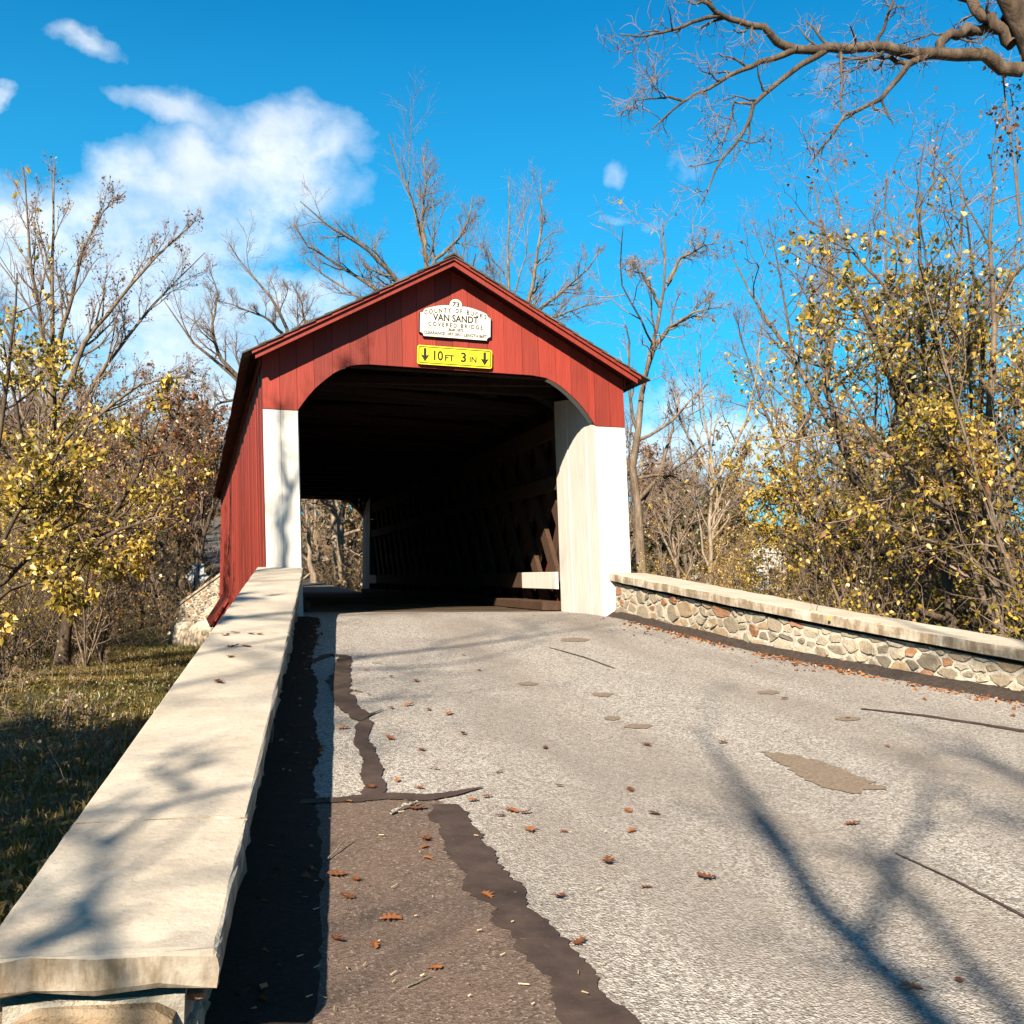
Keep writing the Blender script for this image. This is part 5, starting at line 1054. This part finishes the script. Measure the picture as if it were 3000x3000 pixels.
# pale chips, seed wings and needles on the asphalt patch
q = np.array([road_pt(x*S, y*S)[:2] for x, y in zip(g.uniform(560, 1150, 130), g.uniform(1450, 1990, 130))]); N = len(q); a = g.uniform(0, 6.28, N); L = g.uniform(.004, .018, N)*g.uniform(.5, 1.2, N); w = g.uniform(.0010, .0026, N)
d = np.stack([np.cos(a), np.sin(a)], 1); nn = np.stack([-d[:, 1], d[:, 0]], 1); zz = .081*q[:, 1]+.016
V = np.stack([np.c_[q-d*L[:, None]-nn*w[:, None], zz], np.c_[q+d*L[:, None]-nn*w[:, None]*.5, zz+.004], np.c_[q+d*L[:, None]+nn*w[:, None]*.5, zz+.006], np.c_[q-d*L[:, None]+nn*w[:, None], zz+.003]], 1).reshape(-1, 3)
V[:, 2] = np.maximum(V[:, 2], .081*V[:, 1]+.012)
o = link('straw_debris', npmesh('straw_debris', V, np.arange(4*N).reshape(-1, 4), False, np.repeat(g.uniform(.3, 1, N), 4)), leafmat('pale_straw', [(0, (.30, .23, .14)), (1, (.55, .46, .33))], .1)); tag(o, 'pale straw and seed bits strewn over the brown asphalt patch', 'debris', None, 'stuff')

# ------------------------------------------------------------------ single fallen oak leaves on the road and on the cap
def oak_leaf(seed):
    r_ = np.random.default_rng(seed); side = [(.04, .0), (.06, .16), (.30, .10+.02), (.10, .30), (.42, .36), (.13, .50), (.40, .64), (.14, .70), (.20, .90), (.0, 1.0)]
    Rr = [(x*r_.uniform(.85, 1.15), y+r_.normal(0, .012)) for x, y in side]; Lf = [(-x*r_.uniform(.85, 1.15), y+r_.normal(0, .012)) for x, y in side[:-1]]
    V, F = [], []; n = len(Rr); mid = [(0, y) for x, y in side]
    curl = r_.uniform(.05, .30); bendz = r_.uniform(-.2, .3); tw = r_.normal(0, .25)
    def z3(x, y): return .10+curl*abs(x)*.9+bendz*(y-.5)**2*1.6+tw*x*(y-.4)
    for x, y in mid: V.append((x, y-.5, z3(x, y)-.03))
    for x, y in Rr: V.append((x, y-.5, z3(x, y)))
    for x, y in Lf: V.append((x, y-.5, z3(x, y)))
    for i in range(n-1):
        F.append((i, n+i, n+i+1, i+1) if i < n-2 else (i, n+i, i+1)); b_ = 2*n
        F.append((i, i+1, b_+i+1, b_+i) if i < n-2 else (i, i+1, b_+i))
    V += [(-.012, -.5, z3(0, 0)-.02), (.012, -.5, z3(0, 0)-.02), (.006, -.78, .03), (-.006, -.78, .03)]; k = len(V); F.append((k-4, k-3, k-2, k-1))
    V = np.array(V); V[:, 2] -= V[:, 2].min(); me = pydata('fallen_leaf', V, F); a = me.attributes.new('rnd', 'FLOAT', 'POINT'); a.data.foreach_set('value', np.full(len(V), r_.uniform(0, 1), np.float32)); me.materials.append(L_OAK); return me
oaks = [oak_leaf(200+i) for i in range(8)]
c8 = [(170,60),(390,108),(535,163),(735,88),(600,252),(905,268),(300,340),(425,310),(525,342),(190,410),(1190,333),(1525,352),(1600,140),(1510,450),(1635,465),(850,385),(785,403),(960,450),(910,475),(1030,462),(1050,543),(1210,550),(1530,547),(560,590),(555,625),(570,680),(140,760),(230,780),(190,862),(845,855),(1190,862),(395,968),(140,1070),(315,1092),(1280,1080),(1420,695),(1885,772),(520,445),(600,1200),(1600,815)]
c5 = [(480,467),(530,430),(735,523),(605,500),(490,595),(435,577),(605,663),(700,648),(800,673),(905,695),(765,880),(978,797),(980,390),(1060,468),(600,820),(1400,868),(1660,215),(1560,205),(1520,165),(1340,180)]
pxl = [(900+x*.6211, 2100+y*.6211) for x, y in c8]+[(800+x*.5694, 1700+y*.5694) for x, y in c5]+[(2671, 2904), (2811, 2881), (2485, 2107), (2500, 2420), (2120, 2180), (2300, 2050), (2600, 2190)]
lr_ = random.Random(5)
for px, py in pxl:
    p = road_pt(px, py); o = link('fallen_leaf', lr_.choice(oaks)); s_ = lr_.uniform(.045, .088)
    o.location = (p[0], p[1], float(zroad(p[1]))+.010); o.rotation_euler = (lr_.uniform(-.12, .25), lr_.uniform(-.15, .15), lr_.uniform(0, 6.28)); o.scale = (s_, s_, s_)
    tag(o, 'curled orange brown oak leaf lying on the sunlit road', 'leaf', 'oak leaves scattered on the road')
for px, py in ((641, 2003), (675, 1929), (683, 1898), (690, 1857), (660, 1862), (735, 1860), (760, 1862), (720, 1898), (668, 1812)):
    d = ray(px, py); best = min(np.linspace(.05, wlen, 900), key=lambda t: abs((LP(t, .28, 0)[2]-CAM[2])/d[2]*d[1]+CAM[1]-LP(t, .28, 0)[1])); t_ = (LP(best, .28, 0)[2]-CAM[2])/d[2]; p = CAM+d*t_
    o = link('fallen_leaf', lr_.choice(oaks)); o.location = (p[0], p[1], p[2]+.006); s_ = lr_.uniform(.07, .10); o.scale = (s_, s_, s_); o.rotation_euler = (lr_.uniform(-.1, .2), lr_.uniform(-.1, .1), lr_.uniform(0, 6.28))
    tag(o, 'small brown leaf resting on the concrete cap of the left parapet', 'leaf', 'leaves on the left parapet cap')
# lichen covered stick and twigs on the patch
def stick(name, label, p0, p1, r_, mt, lift, bow):
    a, b_ = road_pt(*p0), road_pt(*p1); n = 9; t = np.linspace(0, 1, n)[:, None]; P = a+(b_-a)*t; P[:, 2] = .081*P[:, 1]+r_+.010+lift*np.linspace(0, 1, n)+bow*np.sin(np.linspace(0, np.pi, n)); P[1:-1] += rng.normal(0, r_*.5, (n-2, 3)); c = P.mean(0); P = P-c
    Rd = np.linspace(r_, r_*.7, n)*rng.uniform(.85, 1.15, n); v, f = tube(P[None], Rd[None], 7); me = npmesh(name, v, f, True); o = link(name, me, mt); o.location = c; tag(o, label, 'stick'); return o
LICH = mat('lichen_bark', lambda T: T.ramp(T.noise(T.co, 60, 5, .7), [(.42, (.07, .055, .04)), (.5, (.50, .48, .40)), (.7, (.62, .60, .52))]), .95)
stick('lichen_stick', 'short lichen spotted stick lying at the top of the asphalt patch', (1145, 2393), (1222, 2366), .010, LICH, .01, .008)
stick('twig', 'thin pale twig tilted at the shadow edge of the left parapet', (958, 2528), (1020, 2483), .004, BARKL, .03, 0)
stick('pine_twig', 'straight straw coloured twig low on the asphalt patch', (1192, 2903), (1260, 2875), .003, BARKL, .004, 0)
om = at(975, 1727, 43); v, f = box_vf(-.05, .05, -.03, .03, -.12, .12)
o = link('orange_marker', bevel(pydata('orange_marker', v, f), .012), ORANGE); o.location = (om[0], om[1], om[2]); tag(o, 'small orange tag at the foot of the stout framed tree', 'marker')

# ------------------------------------------------------------------ trees behind the photographer that throw the shadows
def shade_tree(name, label, seed, x, y, h, r_, leafset=None, lv=None, lean=(0, 0), extra=None, nl=7):
    g = np.random.default_rng(seed); z = float(ground_z(x, y))-.05; main = np.array([(0, 0, 0), (.1, .1, h*.22), (-.1+lean[0]*.3, .15+lean[1]*.3, h*.45), (lean[0]*.7, lean[1]*.7, h*.72), (lean[0], lean[1], h)]); st = [(main, r_, .02)]
    for j in range(nl):
        t = .28+.08*j; p = resample(main, 21)[int(t*20)]; a = j*2.4+g.uniform(-.4, .4); d = np.array([math.cos(a), math.sin(a), .9]); d /= np.linalg.norm(d); st.append((np.array([p, p+d*h*.17, p+d*h*.30+np.array([0, 0, h*.05]), p+d*h*.40+np.array([0, 0, h*.12])]), r_*.42, .012))
    if extra is not None:
        for P_, a_, b2 in extra:
            P_ = np.array(P_)-np.array((x, y, z)); tk = np.array([P_[0][0]*.0, P_[0][1]*.0, h*.42]); st.append((np.array([tk]+list(P_)) if a_ > .05 else P_, a_, b2))
    return build_tree(name, (x, y, z), label, st, g, lv or [dict(m_=8, n=7, t0=.25, ratio=.38, ang=(30, 60), upb=.1, wig=.16), dict(m_=6, n=5, ratio=.48, upb=.08, wig=.2), dict(m_=4, n=4, ratio=.5, upb=.06, wig=.25, rmin=.006)], BARK, TWIG, leafset)
LVS = [dict(m_=4, n=7, t0=.35, ratio=.34, ang=(30, 60), upb=.1, wig=.16), dict(m_=4, n=5, ratio=.45, upb=.08, wig=.2), dict(m_=3, n=4, ratio=.5, upb=.06, wig=.25, rmin=.006)]
def cap_pt(px, py, k=4.2):                                    # branch point that shades this spot of the left cap
    d = ray(px, py); a = LW0; n_ = np.cross(LW1-LW0, np.array([wn[0], wn[1], 0])); t = ((a-CAM)@n_)/(d@n_); return CAM+d*t-SUN*k*2.088
cap_limb = [([cap_pt(x, y) for x, y in ((420, 2850), (330, 2800), (215, 2735), (262, 2640), (310, 2490), (440, 2380), (560, 2320), (740, 2300))], .052, .018),
            ([cap_pt(x, y) for x, y in ((310, 2490), (250, 2455), (180, 2430))], .03, .015), ([cap_pt(x, y) for x, y in ((560, 2320), (520, 2290), (450, 2250))], .03, .012), ([cap_pt(x, y) for x, y in ((215, 2735), (120, 2760), (20, 2770))], .04, .015)]
def gable_pt(px, py, k=5.0):
    d = ray(px, py); t = (-.02-CAM[1])/d[1]; return CAM+d*t-SUN*k*2.088
ash_limb = [([gable_pt(x, y) for x, y in ((836, 1690), (836, 1548), (845, 1449), (876, 1380), (890, 1290), (930, 1180), (985, 1110))], .045, .016), ([gable_pt(x, y) for x, y in ((845, 1449), (812, 1470), (800, 1540))], .03, .01), ([gable_pt(x, y) for x, y in ((850, 1440), (822, 1380), (826, 1300), (815, 1180))], .028, .012), ([gable_pt(x, y) for x, y in ((930, 1180), (1010, 1150), (1080, 1040))], .026, .01)]
shade_tree('bank_ash', 'slim bare ash on the low bank beside the left parapet', 304, -10.6, -10.8, 9.5, .16, extra=ash_limb, lv=LVS, nl=5)
shade_tree('roadside_oak', 'bare roadside oak standing on the verge behind the viewpoint', 301, -5.55, -21.4, 12.5, .42, lv=LVS)
shade_tree('bank_oak', 'tall bare oak on the low bank behind the left parapet', 302, -13.2, -16.4, 14, .26)
shade_tree('verge_maple', 'bare maple at the road edge well behind the viewpoint', 303, -9.6, -18.3, 7.5, .16, extra=cap_limb, lv=LVS, nl=3)
bt = shade_tree('bank_thicket_tree', 'leafy bank tree shading the grass left of the parapet', 310, -9.6, -10.6, 6.2, .13, [(L_YEL, 2600, .2, 3, None, 0, .8, 'foliage')])
bt['group'] = 'leafy trees on the left bank outside the view'
for x, y, k_, rz in ((-8.4, -7.2, .8, 1.9), (-11.6, -8.4, 1.12, 3.4), (-11.0, -13.2, 1.1, 5.0)): copy_tree(bt, (x, y, float(ground_z(x, y))-.05), rz, k_)
